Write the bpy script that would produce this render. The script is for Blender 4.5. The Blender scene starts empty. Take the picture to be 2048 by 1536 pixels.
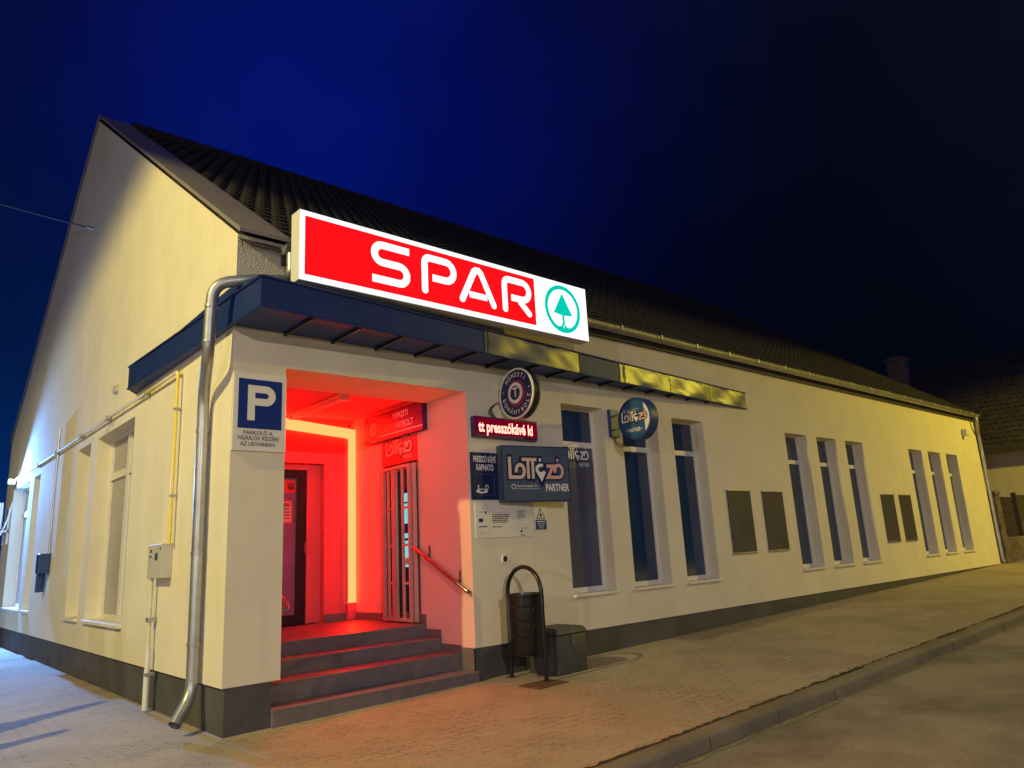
import bpy, bmesh, math, random
from mathutils import Vector, Matrix
random.seed(7)
C = bpy.context.scene.collection
sc = bpy.context.scene
PI = math.pi

# ------------------------------------------------------------ camera
def cam_axes(h, p, r):
    h, p, r = (math.radians(v) for v in (h, p, r))
    f = Vector((math.sin(h)*math.cos(p), math.cos(h)*math.cos(p), math.sin(p)))
    rt = Vector((math.cos(h), -math.sin(h), 0)); up = rt.cross(f)
    return math.cos(r)*rt + math.sin(r)*up, -math.sin(r)*rt + math.cos(r)*up, f
rt, up, fw = cam_axes(41.7596, 13.0398, -3.0674)
cd = bpy.data.cameras.new('camera'); cam = bpy.data.objects.new('camera', cd); C.objects.link(cam)
m = Matrix((rt, up, -fw)).transposed().to_4x4(); m.translation = (-2.38596, -6.43828, 1.36225)
cam.matrix_world = m
cd.sensor_width = 36; cd.lens = 1449.5/2048*36; cd.clip_end = 900; cd.clip_start = 0.05
sc.camera = cam
# ------------------------------------------------------------ exposure, sky
sc.view_settings.view_transform = 'Standard'; sc.view_settings.look = 'None'
sc.view_settings.gamma = 1; sc.view_settings.exposure = 0
w = bpy.data.worlds.new('World'); sc.world = w; w.use_nodes = True
nt = w.node_tree; nt.nodes.clear()
wo = nt.nodes.new('ShaderNodeOutputWorld'); bg = nt.nodes.new('ShaderNodeBackground')
sky = nt.nodes.new('ShaderNodeTexSky'); sky.sky_type = 'NISHITA'; sky.sun_disc = False
sky.sun_elevation = math.radians(-6); sky.sun_rotation = math.radians(-40); sky.altitude = 100
tcw = nt.nodes.new('ShaderNodeTexCoord')
def wmix(blend, a, b, fac=1.0):
    x = nt.nodes.new('ShaderNodeMix'); x.data_type = 'RGBA'; x.blend_type = blend; x.inputs[0].default_value = 1
    for k, v in ((6, a), (7, b)):
        if isinstance(v, tuple): x.inputs[k].default_value = (*v, 1)
        else: nt.links.new(v, x.inputs[k])
    return x.outputs[2]
def lobe(d, power):      # a broad glow around one direction of the night sky
    q = nt.nodes.new('ShaderNodeVectorMath'); q.operation = 'DOT_PRODUCT'; q.inputs[1].default_value = Vector(d).normalized()
    nt.links.new(tcw.outputs['Generated'], q.inputs[0])
    c = nt.nodes.new('ShaderNodeMath'); c.operation = 'MULTIPLY_ADD'; c.inputs[1].default_value = .5; c.inputs[2].default_value = .5; nt.links.new(q.outputs['Value'], c.inputs[0])
    p = nt.nodes.new('ShaderNodeMath'); p.operation = 'POWER'; p.inputs[1].default_value = power; nt.links.new(c.outputs[0], p.inputs[0]); return p.outputs[0]
dusk = wmix('MULTIPLY', sky.outputs[0], (0.004, 0.03, 0.2))
tot = wmix('ADD', dusk, (0.0008, 0.0014, 0.0045))
tot = wmix('ADD', tot, wmix('MULTIPLY', (0.0, 0.032, 0.18), lobe((-.05, .98, -.2), 22)))          # wall lamp haze low on the left, put into the sky colour
tot = wmix('ADD', tot, wmix('MULTIPLY', (0.0, 0.004, 0.14), lobe((.38, .70, .54), 45)))
tot = wmix('ADD', tot, wmix('MULTIPLY', (0.06, 0.065, 0.20), lobe((-.35, -.8, .5), 4)))          # added blue fill from behind the camera, lifts the shadows
cn = nt.nodes.new('ShaderNodeTexNoise'); cn.inputs['Scale'].default_value = 2.6; cn.inputs['Detail'].default_value = 6; nt.links.new(tcw.outputs['Generated'], cn.inputs[0])
cr = nt.nodes.new('ShaderNodeMapRange'); cr.inputs[1].default_value = .3; cr.inputs[2].default_value = .7; cr.inputs[3].default_value = .72; cr.inputs[4].default_value = 1.28; nt.links.new(cn.outputs[0], cr.inputs[0])
tot = wmix('MULTIPLY', tot, cr.outputs[0])                                                         # thin high haze
nt.links.new(tot, bg.inputs[0]); nt.links.new(bg.outputs[0], wo.inputs[0])
bg.inputs[1].default_value = 1.0

# ------------------------------------------------------------ materials
def mat(name, col, rough=0.7, metal=0, var=0.0, vscale=3, bump=0.0, bscale=60, bdist=0.01, spec=0.5, emis=None, estr=1, coord='Object', stretch=None, streak=0):
    mt = bpy.data.materials.new(name); mt.use_nodes = True
    n = mt.node_tree.nodes; l = mt.node_tree.links; b = n['Principled BSDF']
    b.inputs['Base Color'].default_value = (*col, 1); b.inputs['Roughness'].default_value = rough
    b.inputs['Metallic'].default_value = metal; b.inputs['Specular IOR Level'].default_value = spec
    tc = n.new('ShaderNodeTexCoord'); src = tc.outputs[coord]
    if stretch:
        mp = n.new('ShaderNodeMapping'); mp.inputs['Scale'].default_value = stretch; l.new(src, mp.inputs[0]); src = mp.outputs[0]
    if var:
        t = n.new('ShaderNodeTexNoise'); t.inputs['Scale'].default_value = vscale; t.inputs['Detail'].default_value = 8; t.inputs['Roughness'].default_value = .6
        l.new(src, t.inputs[0])
        r = n.new('ShaderNodeMapRange'); r.inputs[1].default_value = .3; r.inputs[2].default_value = .7
        r.inputs[3].default_value = 1-var; r.inputs[4].default_value = 1+var; l.new(t.outputs[0], r.inputs[0])
        x = n.new('ShaderNodeMix'); x.data_type = 'RGBA'; x.blend_type = 'MULTIPLY'; x.inputs[0].default_value = 1
        x.inputs[6].default_value = (*col, 1); l.new(r.outputs[0], x.inputs[7]); l.new(x.outputs[2], b.inputs['Base Color'])
    if streak:
        mp = n.new('ShaderNodeMapping'); mp.inputs['Scale'].default_value = (3.2, 3.2, .22); l.new(tc.outputs['Object'], mp.inputs[0])
        t = n.new('ShaderNodeTexNoise'); t.inputs['Scale'].default_value = 1.6; t.inputs['Detail'].default_value = 7; t.inputs['Roughness'].default_value = .65; l.new(mp.outputs[0], t.inputs[0])
        r = n.new('ShaderNodeMapRange'); r.inputs[1].default_value = .5; r.inputs[2].default_value = .78; r.inputs[3].default_value = 1; r.inputs[4].default_value = 1-streak; l.new(t.outputs[0], r.inputs[0])
        y = n.new('ShaderNodeMix'); y.data_type = 'RGBA'; y.blend_type = 'MULTIPLY'; y.inputs[0].default_value = 1
        l.new(x.outputs[2], y.inputs[6]); l.new(r.outputs[0], y.inputs[7]); l.new(y.outputs[2], b.inputs['Base Color'])
    if bump:
        t = n.new('ShaderNodeTexNoise'); t.inputs['Scale'].default_value = bscale; t.inputs['Detail'].default_value = 5
        l.new(src, t.inputs[0]); bp = n.new('ShaderNodeBump'); bp.inputs['Strength'].default_value = bump; bp.inputs['Distance'].default_value = bdist
        l.new(t.outputs[0], bp.inputs['Height']); l.new(bp.outputs[0], b.inputs['Normal'])
    if emis:
        b.inputs['Emission Color'].default_value = (*emis, 1); b.inputs['Emission Strength'].default_value = estr
    return mt
M = {}
M['wall'] = mat('wall_render', (.75, .69, .54), .92, var=.06, vscale=1.3, streak=.07, bump=.5, bscale=90, bdist=.004, spec=.2)
M['rough_wall'] = mat('coarse_render', (.62, .57, .5), .95, var=.12, vscale=30, bump=1, bscale=55, bdist=.02, spec=.1)
M['plinth'] = mat('plinth_paint', (.08, .074, .076), .75, var=.3, vscale=2.2, bump=.3, bscale=80, bdist=.004)
M['interior'] = mat('porch_wall', (.75, .13, .16), .9, var=.04, vscale=1.5, bump=.2, bscale=80, bdist=.003, spec=.2)  # red of the light tubes is put into this wall colour
M['porch_side'] = mat('porch_side_render', (.76, .50, .44), .92, var=.04, vscale=1, bump=.3, bscale=90, bdist=.004, spec=.2)  # cream render with the red porch light tinted in
M['ceiling'] = mat('porch_ceiling', (.78, .16, .22), .9, var=.03, vscale=2)  # ceiling colour also carries the red glow
M['step'] = mat('step_tile', (.17, .14, .145), .42, var=.15, vscale=8, bump=.1, bscale=120, bdist=.002)
M['nosing'] = mat('step_edge', (.22, .19, .18), .35, var=.1, vscale=12)
M['white'] = mat('white_frame', (.78, .74, .66), .35, var=.03, vscale=4)
M['sill'] = mat('sill_white', (.76, .72, .60), .5, var=.06, vscale=6)
M['galv'] = mat('galvanised_steel', (.42, .43, .45), .42, metal=.8, var=.18, vscale=5, bump=.15, bscale=14, bdist=.004)
M['canopy'] = mat('canopy_sheet', (.012, .032, .15), .55, metal=.1, spec=.3, var=.12, vscale=2, bump=.2, bscale=2.0, bdist=.03)  # blue lens-flare cast is put into the sheet colour
M['crumple'] = mat('crumpled_sheet', (.105, .11, .19), .38, metal=.45, spec=.5, var=.3, vscale=2.2, bump=.15, bscale=6, bdist=.01)
M['soffit'] = mat('canopy_soffit', (.012, .04, .22), .5, metal=.1, var=.12, vscale=2)  # same flare blue painted into the underside
M['dark'] = mat('dark_metal', (.012, .013, .018), .35, var=.2, vscale=10, bump=.1, bscale=70, bdist=.002)
M['black'] = mat('black_paint', (.01, .01, .013), .28, var=.2, vscale=14, bump=.15, bscale=50, bdist=.003)
M['box'] = mat('grit_box_plastic', (.06, .06, .062), .5, var=.2, vscale=9, bump=.2, bscale=120, bdist=.002)
M['gas'] = mat('yellow_gas_paint', (.78, .62, .10), .4, var=.1, vscale=10)
M['gas_pale'] = mat('cream_pipe_paint', (.66, .62, .47), .5, var=.1, vscale=10)
M['rust'] = mat('rusty_plate', (.10, .06, .04), .8, var=.4, vscale=20, bump=.4, bscale=60)
M['grey_box'] = mat('grey_cabinet', (.50, .48, .42), .5, var=.06, vscale=6)
M['blue_box'] = mat('blue_plastic', (.02, .06, .2), .4, var=.05)
M['blue'] = mat('sign_blue', (.008, .03, .20), .35, var=.04)
M['sign_white'] = mat('sign_white', (.74, .72, .66), .45, var=.03)
M['letter_black'] = mat('letter_black', (.02, .02, .03), .6)
M['slate'] = mat('sign_slate', (.075, .105, .15), .3, var=.03)
M['navy'] = mat('sign_navy', (.008, .018, .085), .35)
M['sign_rim'] = mat('sign_rim_blue', (.008, .04, .17), .5)
M['round_face'] = mat('round_sign_face', (.02, .085, .20), .4)
M['cream'] = mat('logo_cream', (.72, .55, .42), .5)
M['pink'] = mat('logo_pink', (.70, .40, .36), .5)
M['logo_white'] = mat('logo_white', (.78, .76, .74), .5)
M['maroon'] = mat('sign_maroon', (.22, .02, .07), .45)
M['red_panel'] = mat('sign_red', (.6, .05, .06), .5)
M['tobacco'] = mat('tobacco_sign_brown', (.07, .012, .10), .4)
M['panel'] = mat('display_panel_face', (.085, .075, .07), .33, var=.15, vscale=2.5, bump=.5, bscale=1.6, bdist=.05)
M['glass'] = mat('dark_glass', (.02, .046, .115), .08, var=.35, vscale=.9, spec=.8, bump=.04, bscale=.9, bdist=.03)
M['film'] = mat('filmed_glass', (.085, .09, .14), .22, var=.1, vscale=1.2, spec=.6)
M['blind'] = mat('blind_behind_glass', (.33, .31, .32), .25, var=.06, vscale=1, spec=.6)
M['door_glass'] = mat('entrance_glass', (.22, .12, .26), .15, var=.2, vscale=2, spec=.6)
M['poster'] = mat('paper_poster', (.6, .45, .45), .6)
M['cable'] = mat('black_cable', (.02, .02, .02), .6)
M['chrome'] = mat('steel_rail', (.38, .38, .40), .3, metal=1)
M['gate'] = mat('gate_red_lit', (.58, .37, .34), .45, var=.08, vscale=12)  # reddish tint stands in for the porch light on the gate
M['wood'] = mat('door_jamb', (.28, .2, .12), .55, var=.15, vscale=12)
M['stone'] = mat('old_stone', (.19, .15, .11), .95, var=.5, vscale=7, bump=1, bscale=12, bdist=.05)
M['house'] = mat('neighbour_render', (.62, .55, .42), .9, var=.08, vscale=1.5, bump=.3, bscale=60, bdist=.004)
M['wood_dark'] = mat('dark_boards', (.06, .045, .035), .7, var=.25, vscale=5)
M['bark'] = mat('eave_board', (.06, .05, .05), .7, var=.2, vscale=5)
M['lens'] = mat('lamp_lens', (.9, .9, .9), .3)
M['plastic'] = mat('pale_plastic', (.72, .70, .66), .4)
M['grit'] = mat('gutter_grit', (.19, .16, .11), .95, var=.4, vscale=18, bump=.6, bscale=60, bdist=.01)
M['soil'] = mat('joint_soil', (.035, .03, .018), .95, var=.4, vscale=30, bump=1, bscale=50, bdist=.02)
def emit(name, col, s=1):
    mt = bpy.data.materials.new(name); mt.use_nodes = True; n = mt.node_tree.nodes; l = mt.node_tree.links; n.clear()
    o = n.new('ShaderNodeOutputMaterial'); e = n.new('ShaderNodeEmission'); e.inputs[0].default_value = (*col, 1); e.inputs[1].default_value = s
    l.new(e.outputs[0], o.inputs[0]); return mt
M['e_white'] = emit('backlit_white', (.93, .99, 1.0), 1.25)
M['e_red'] = emit('backlit_red', (1, .006, .01), 1.05)
M['e_teal'] = emit('backlit_teal', (.0, .62, .46), 1.0)
M['e_strip'] = emit('porch_light_tube', (1, .0115, .0032), 54)
M['e_led'] = emit('ticker_led', (1, .36, .28), 2.6)
M['e_ledglow'] = emit('ticker_screen', (.16, .0, .012), 1)
M['e_cool'] = emit('cool_led_lamp', (.55, .85, 1), 60)
M['e_inside'] = emit('lit_shop_interior', (.25, .72, .75), .9)
M['e_lamp'] = emit('sodium_bulb', (1, .6, .2), 8)

def road_mat(name, base, patch, tiles):
    mt = bpy.data.materials.new(name); mt.use_nodes = True
    n = mt.node_tree.nodes; l = mt.node_tree.links; b = n['Principled BSDF']; b.inputs['Roughness'].default_value = .82
    b.inputs['Specular IOR Level'].default_value = .35
    tc = n.new('ShaderNodeTexCoord'); o = tc.outputs['Object']
    def noise(s, d=6, r=.6):
        t = n.new('ShaderNodeTexNoise'); t.inputs['Scale'].default_value = s; t.inputs['Detail'].default_value = d; t.inputs['Roughness'].default_value = r
        l.new(o, t.inputs[0]); return t.outputs[0]
    def ramp(x, a, bb, c, d):
        r = n.new('ShaderNodeMapRange'); r.inputs[1].default_value = a; r.inputs[2].default_value = bb; r.inputs[3].default_value = c; r.inputs[4].default_value = d
        l.new(x, r.inputs[0]); return r.outputs[0]
    mx = n.new('ShaderNodeMix'); mx.data_type = 'RGBA'; mx.inputs[6].default_value = (*base, 1); mx.inputs[7].default_value = (*patch, 1)
    l.new(ramp(noise(.75 if not tiles else .5, 7, .65), .42, .62, 0, 1), mx.inputs[0])
    m2 = n.new('ShaderNodeMix'); m2.data_type = 'RGBA'; m2.blend_type = 'MULTIPLY'; m2.inputs[0].default_value = 1
    l.new(mx.outputs[2], m2.inputs[6]); l.new(ramp(noise(60, 4, .7), .3, .7, .78, 1.22), m2.inputs[7])
    col = m2.outputs[2]; hgt = noise(150, 3)
    bp = n.new('ShaderNodeBump'); bp.inputs['Strength'].default_value = .5; bp.inputs['Distance'].default_value = .006
    l.new(hgt, bp.inputs['Height']); nrm = bp.outputs[0]
    if tiles:
        # interlocking pavers: brick rows whose long joints are bent into a zigzag
        sx = n.new('ShaderNodeSeparateXYZ'); l.new(o, sx.inputs[0])
        def mth(op, a, bb=None):
            q = n.new('ShaderNodeMath'); q.operation = op
            for i, v in enumerate((a, bb)):
                if v is None: continue
                if isinstance(v, (int, float)): q.inputs[i].default_value = v
                else: l.new(v, q.inputs[i])
            return q.outputs[0]
        tri = mth('PINGPONG', mth('ADD', sx.outputs[0], 100), .056)
        yy = mth('ADD', sx.outputs[1], mth('MULTIPLY', tri, .55))
        tri2 = mth('PINGPONG', mth('ADD', sx.outputs[1], 100), .056)
        xx = mth('ADD', sx.outputs[0], mth('MULTIPLY', tri2, .4))
        cb = n.new('ShaderNodeCombineXYZ'); l.new(xx, cb.inputs[0]); l.new(yy, cb.inputs[1])
        br = n.new('ShaderNodeTexBrick'); br.inputs['Scale'].default_value = 1; br.inputs['Brick Width'].default_value = .225; br.inputs['Row Height'].default_value = .112
        br.inputs['Mortar Size'].default_value = .0045; br.inputs['Mortar Smooth'].default_value = .3
        br.inputs['Color1'].default_value = (1, 1, 1, 1); br.inputs['Color2'].default_value = (.86, .86, .86, 1); br.inputs['Mortar'].default_value = (.42, .38, .35, 1)
        l.new(cb.outputs[0], br.inputs['Vector'])
        # joints are filled with grit in places
        vis = ramp(noise(1.7, 5, .7), .44, .60, .18, 1)
        m3 = n.new('ShaderNodeMix'); m3.data_type = 'RGBA'; m3.blend_type = 'MULTIPLY'; l.new(vis, m3.inputs[0])
        l.new(col, m3.inputs[6]); l.new(br.outputs['Color'], m3.inputs[7]); col = m3.outputs[2]
        b2 = n.new('ShaderNodeBump'); b2.inputs['Strength'].default_value = .8; b2.inputs['Distance'].default_value = .006; b2.invert = True
        l.new(mth('MULTIPLY', br.outputs['Fac'], vis), b2.inputs['Height']); l.new(nrm, b2.inputs['Normal']); nrm = b2.outputs[0]
    l.new(col, b.inputs['Base Color']); l.new(nrm, b.inputs['Normal'])
    return mt
M['pave'] = road_mat('concrete_pavers', (.40, .33, .25), (.33, .27, .205), True)
M['asphalt'] = road_mat('worn_asphalt', (.30, .255, .21), (.17, .145, .125), False)
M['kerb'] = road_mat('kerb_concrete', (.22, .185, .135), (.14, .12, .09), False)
M['field'] = mat('bare_ground', (.10, .09, .07), .95, var=.3, vscale=.4)

def tile_mat(name, c1, c2):
    mt = mat(name, c1, .75, var=.5, vscale=3.5, bump=.3, bscale=40, bdist=.005); return mt
M['tile'] = tile_mat('clay_tiles', (.022, .018, .02), None)
M['tile_old'] = tile_mat('old_tiles', (.055, .045, .036), None)
M['verge'] = mat('verge_sheet', (.25, .22, .235), .6, metal=.1, var=.08, vscale=2)

# ------------------------------------------------------------ mesh helpers
class MB:
    def __init__(s): s.v = []; s.f = []; s.mi = []; s.ms = []
    def _m(s, m):
        if m not in s.ms: s.ms.append(m)
        return s.ms.index(m)
    def poly(s, pts, m):
        k = len(s.v); s.v += [tuple(p) for p in pts]; s.f.append(tuple(range(k, k+len(pts)))); s.mi.append(s._m(m))
    def mesh(s, vs, fs, m):
        k = len(s.v); s.v += [tuple(p) for p in vs]; i = s._m(m)
        for f in fs: s.f.append(tuple(a+k for a in f)); s.mi.append(i)
    def box(s, x0, x1, y0, y1, z0, z1, m, b=0.0):
        if b <= 0:
            vs = [(x, y, z) for x in (x0, x1) for y in (y0, y1) for z in (z0, z1)]
            s.mesh(vs, [(0, 1, 3, 2), (4, 6, 7, 5), (0, 4, 5, 1), (2, 3, 7, 6), (0, 2, 6, 4), (1, 5, 7, 3)], m); return
        bm = bmesh.new(); bmesh.ops.create_cube(bm, size=1)
        for v in bm.verts: v.co = Vector(((x0+x1)/2+v.co.x*(x1-x0), (y0+y1)/2+v.co.y*(y1-y0), (z0+z1)/2+v.co.z*(z1-z0)))
        bmesh.ops.bevel(bm, geom=bm.edges[:], offset=b, segments=2, affect='EDGES', profile=.5)
        s.bm(bm, m)
    def bm(s, bm, m):
        bm.verts.ensure_lookup_table(); bm.verts.index_update()
        s.mesh([v.co[:] for v in bm.verts], [[v.index for v in f.verts] for f in bm.faces], m); bm.free()
    def tube(s, pts, r, m, n=12, cap=True, rs=None):
        pts = [Vector(p) for p in pts]; k0 = len(s.v); T = []
        for i, p in enumerate(pts):
            a = pts[max(i-1, 0)]; b = pts[min(i+1, len(pts)-1)]; T.append((b-a).normalized())
        u = T[0].orthogonal().normalized(); rings = []
        vs = []; fs = []
        for i, p in enumerate(pts):
            u = (u - T[i]*u.dot(T[i])).normalized(); v = T[i].cross(u)
            sc_ = 1
            if 0 < i < len(pts)-1:
                c = (pts[i]-pts[i-1]).normalized().dot((pts[i+1]-pts[i]).normalized()); sc_ = 1/max(.5, math.sqrt((1+c)/2))
            rr = (rs[i] if rs else r)
            for j in range(n):
                a = 2*PI*j/n; vs.append(p + (u*math.cos(a)+v*math.sin(a))*rr)
        for i in range(len(pts)-1):
            for j in range(n):
                a = i*n+j; b = i*n+(j+1) % n; fs.append((a, b, b+n, a+n))
        if cap: fs.append(tuple(range(n))[::-1]); fs.append(tuple(range((len(pts)-1)*n, len(pts)*n)))
        s.mesh(vs, fs, m)
    def lathe(s, prof, c, m, n=32, axis='z'):
        vs = []; fs = []
        for r, h in prof:
            for j in range(n):
                a = 2*PI*j/n
                p = (r*math.cos(a), r*math.sin(a), h)
                if axis == 'x': p = (p[2], p[0], p[1])
                if axis == 'y': p = (p[0], p[2], p[1])
                vs.append((c[0]+p[0], c[1]+p[1], c[2]+p[2]))
        for i in range(len(prof)-1):
            for j in range(n):
                a = i*n+j; b = i*n+(j+1) % n; fs.append((a, b, b+n, a+n))
        s.mesh(vs, fs, m)
    def build(s, name, parent=None, smooth=False, kind=None, loc=None):
        me = bpy.data.meshes.new(name); 
        off = Vector(loc) if loc else Vector((0, 0, 0))
        me.from_pydata([tuple(Vector(v)-off) for v in s.v], [], s.f)
        for mm in s.ms: me.materials.append(M[mm])
        me.polygons.foreach_set('material_index', s.mi)
        bm = bmesh.new(); bm.from_mesh(me); bmesh.ops.recalc_face_normals(bm, faces=bm.faces[:]) if smooth != 'keep' else None
        bm.to_mesh(me); bm.free()
        if smooth and smooth != 'keep':
            me.polygons.foreach_set('use_smooth', [True]*len(me.polygons))
            try: me.set_sharp_from_angle(angle=math.radians(35))
            except Exception: pass
        o = bpy.data.objects.new(name, me); C.objects.link(o); o.location = off
        if parent:
            o.parent = parent
            if parent.type == 'EMPTY' or True:
                pw = Vector((0, 0, 0)); q = parent
                while q: pw += q.location; q = q.parent
                o.location = off - pw
        if kind: o['kind'] = kind
        return o
def thing(name, loc, label, cat, group=None):
    o = bpy.data.objects.new(name, None); C.objects.link(o); o.location = loc; o.empty_display_size = .2
    o['label'] = label; o['category'] = cat
    if group: o['group'] = group
    return o
def tag(o, label, cat, group=None):
    o['label'] = label; o['category'] = cat
    if group: o['group'] = group
    return o
def arc(c, r, a0, a1, n=10):
    return [(c[0]+r*math.cos(math.radians(a0+(a1-a0)*i/n)), c[1]+r*math.sin(math.radians(a0+(a1-a0)*i/n))) for i in range(n+1)]
class Plane:
    """places flat lettering on a surface: o origin, u right, v up, n outwards"""
    def __init__(s, mb, o, u, v, n): s.mb = mb; s.o = Vector(o); s.u = Vector(u).normalized(); s.v = Vector(v).normalized(); s.n = Vector(n).normalized()
    def P(s, x, y, z=0): return s.o + s.u*x + s.v*y + s.n*z
    def poly(s, pts, m, z=.002): s.mb.poly([s.P(x, y, z) for x, y in pts], m)
    def rect(s, x0, y0, x1, y1, m, z=.002): s.poly([(x0, y0), (x1, y0), (x1, y1), (x0, y1)], m, z)
    def disc(s, x, y, r, m, z=.002, n=40): s.poly(arc((x, y), r, 0, 360-360/n, n-1), m, z)
    def ring(s, x, y, r0, r1, m, z=.002, n=48, a0=0, a1=360):
        A = arc((x, y), r0, a0, a1, n); B = arc((x, y), r1, a0, a1, n)
        for i in range(n): s.poly([A[i], A[i+1], B[i+1], B[i]], m, z)
    def stroke(s, pts, wd, m, z=.002, cap0=True, cap1=True):
        P = [Vector(p) for p in pts]; L = []; R_ = []
        for i, p in enumerate(P):
            d0 = (P[i]-P[i-1]).normalized() if i else (P[1]-P[0]).normalized()
            d1 = (P[i+1]-P[i]).normalized() if i < len(P)-1 else d0
            t = (d0+d1).normalized(); nn = Vector((-t.y, t.x)); k = wd/2/max(.35, nn.dot(Vector((-d0.y, d0.x))))
            L.append(p+nn*k); R_.append(p-nn*k)
        for i in range(len(P)-1): s.poly([R_[i], R_[i+1], L[i+1], L[i]], m, z)
        for flag, p, d in ((cap0, P[0], P[0]-P[1]), (cap1, P[-1], P[-1]-P[-2])):
            if flag:
                a = math.degrees(math.atan2(d.y, d.x)); s.poly(arc(p, wd/2, a-90, a+90, 10), m, z)
    def text(s, txt, x, y, size, m, sx=1.0, bold=.0, z=.002, align='CENTER', rot=0, spacing=1.0):
        cu = bpy.data.curves.new('t', 'FONT'); cu.body = txt; cu.size = size; cu.align_x = align; cu.align_y = 'CENTER'
        cu.offset = bold*size; cu.space_character = spacing; cu.resolution_u = 3
        ob = bpy.data.objects.new('t', cu); C.objects.link(ob)
        dg = bpy.context.evaluated_depsgraph_get(); me = bpy.data.meshes.new_from_object(ob.evaluated_get(dg))
        c, q = math.cos(rot), math.sin(rot)
        vs = [s.P(x+(v.co.x*sx)*c-v.co.y*q, y+(v.co.x*sx)*q+v.co.y*c, z) for v in me.vertices]
        s.mb.mesh(vs, [tuple(p.vertices) for p in me.polygons], m)
        bpy.data.objects.remove(ob); bpy.data.curves.remove(cu); bpy.data.meshes.remove(me)

# ------------------------------------------------------------ ground
SL = .0185
def gz(x): return SL*x
def sheet(name, x0, x1, y0, y1, dz, m, nx=1, ny=1):
    b = MB()
    for i in range(nx):
        for j in range(ny):
            xa = x0+(x1-x0)*i/nx; xb = x0+(x1-x0)*(i+1)/nx; ya = y0+(y1-y0)*j/ny; yb = y0+(y1-y0)*(j+1)/ny
            b.poly([(xa, ya, gz(xa)+dz), (xb, ya, gz(xb)+dz), (xb, yb, gz(xb)+dz), (xa, yb, gz(xa)+dz)], m)
    return b.build(name, kind='structure', smooth='keep')
sheet('ground', -400, 400, -400, 400, -.16, 'field')
sheet('pavement', -30, 70, -2.96, 24, 0, 'pave')
sheet('road', -60, 90, -12, -3.10, -.112, 'asphalt')
# kerb: separate worn stones in one strip
b = MB(); x = -16.0
while x < 60:
    L = random.uniform(.92, 1.0); dy = random.uniform(-.008, .008); dz = random.uniform(-.006, .004)
    x1 = x+L-.014
    def kp(xx, yy, zz): return (xx, yy+dy, gz(xx)+zz+dz)
    prof = [(-3.135, -.16), (-3.135, -.03), (-3.128, -.012), (-3.108, 0.004), (-3.06, .008), (-2.99, .004), (-2.985, -.1)]
    n = len(prof); vs = []
    for xx in (x, x1):
        e = .004 if xx == x else -.004
        for yy, zz in prof: vs.append(kp(xx, yy+random.uniform(-.002, .002), zz+random.uniform(-.002, .002)))
    fs = [(i, i+1, n+i+1, n+i) for i in range(n-1)] + [tuple(range(n)), tuple(range(n, 2*n))]
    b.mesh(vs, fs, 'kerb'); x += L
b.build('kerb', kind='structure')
# soil-filled crack behind the kerb, slightly ragged
b = MB(); x = -16; prev = None
while x < 60:
    a = -2.992; c = -2.962 + random.uniform(-.012, .028)**1 ; cur = ((x, a, gz(x)+.003), (x, c, gz(x)+.004))
    if prev: b.poly([prev[0], cur[0], cur[1], prev[1]], 'soil')
    prev = cur; x += random.uniform(.03, .09)
b.build('kerb_joint', kind='structure', smooth='keep')
b = MB(); x = -16; prev = None
while x < 60:
    cur = ((x, -3.130, gz(x)-.106), (x, -3.165-random.uniform(0, .06), gz(x)-.1085))
    if prev: b.poly([prev[0], cur[0], cur[1], prev[1]], 'grit')
    prev = cur; x += random.uniform(.08, .3)
b.build('gutter_grit', kind='structure', smooth='keep')

# ------------------------------------------------------------ the shop building
EAVE = 4.45; RY = 6.96; RZ = 9.30; BX = 20.4; BY = 13.9; PZ = .385; SX = -.03
shop = thing('shop_building', (10, 7, 0), 'long cream rendered single storey shop with steep tiled roof and tall narrow windows', 'building')
def wall_grid(b, us, zs, holes, P, m):
    U = sorted(set(us+[h[0] for h in holes]+[h[1] for h in holes])); Z = sorted(set(zs+[h[2] for h in holes]+[h[3] for h in holes]))
    for i in range(len(U)-1):
        for j in range(len(Z)-1):
            cu = (U[i]+U[i+1])/2; cz = (Z[j]+Z[j+1])/2
            if any(h[0] < cu < h[1] and h[2] < cz < h[3] for h in holes): continue
            b.poly([P(U[i], 0, Z[j]), P(U[i+1], 0, Z[j]), P(U[i+1], 0, Z[j+1]), P(U[i], 0, Z[j+1])], m)
def jambs(b, h, d, P, m, bottom=True):
    a, c, z0, z1 = h
    b.poly([P(a, 0, z0), P(a, 0, z1), P(a, d, z1), P(a, d, z0)], m); b.poly([P(c, 0, z0), P(c, d, z0), P(c, d, z1), P(c, 0, z1)], m)
    b.poly([P(a, 0, z1), P(c, 0, z1), P(c, d, z1), P(a, d, z1)], m)
    if bottom: b.poly([P(a, 0, z0), P(a, d, z0), P(c, d, z0), P(c, 0, z0)], m)
PF = lambda u, d, z: (u, d, z)                 # street front
PS = lambda u, d, z: (SX+d, u, z)              # courtyard side
fw_ = [(4.18, 4.98), (5.36, 6.16), (6.52, 7.32), (9.86, 10.66), (11.04, 11.84), (12.24, 13.04), (15.44, 16.22), (16.61, 17.39), (17.80, 18.58)]
fholes = [(a, c, .815, 3.20) for a, c in fw_]
b = MB(); wall_grid(b, [SX, BX], [PZ, EAVE], fholes+[(.475, 2.64, PZ, 3.19)], PF, 'wall')
for h in fholes: jambs(b, h, .24, PF, 'wall')
b.poly([(.475, 0, 3.19), (2.64, 0, 3.19), (2.64, .75, 3.19), (.475, .75, 3.19)], 'wall')
b.poly([(.475, .75, 3.19), (2.64, .75, 3.19), (2.64, .75, 3.28), (.475, .75, 3.28)], 'wall')
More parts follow.
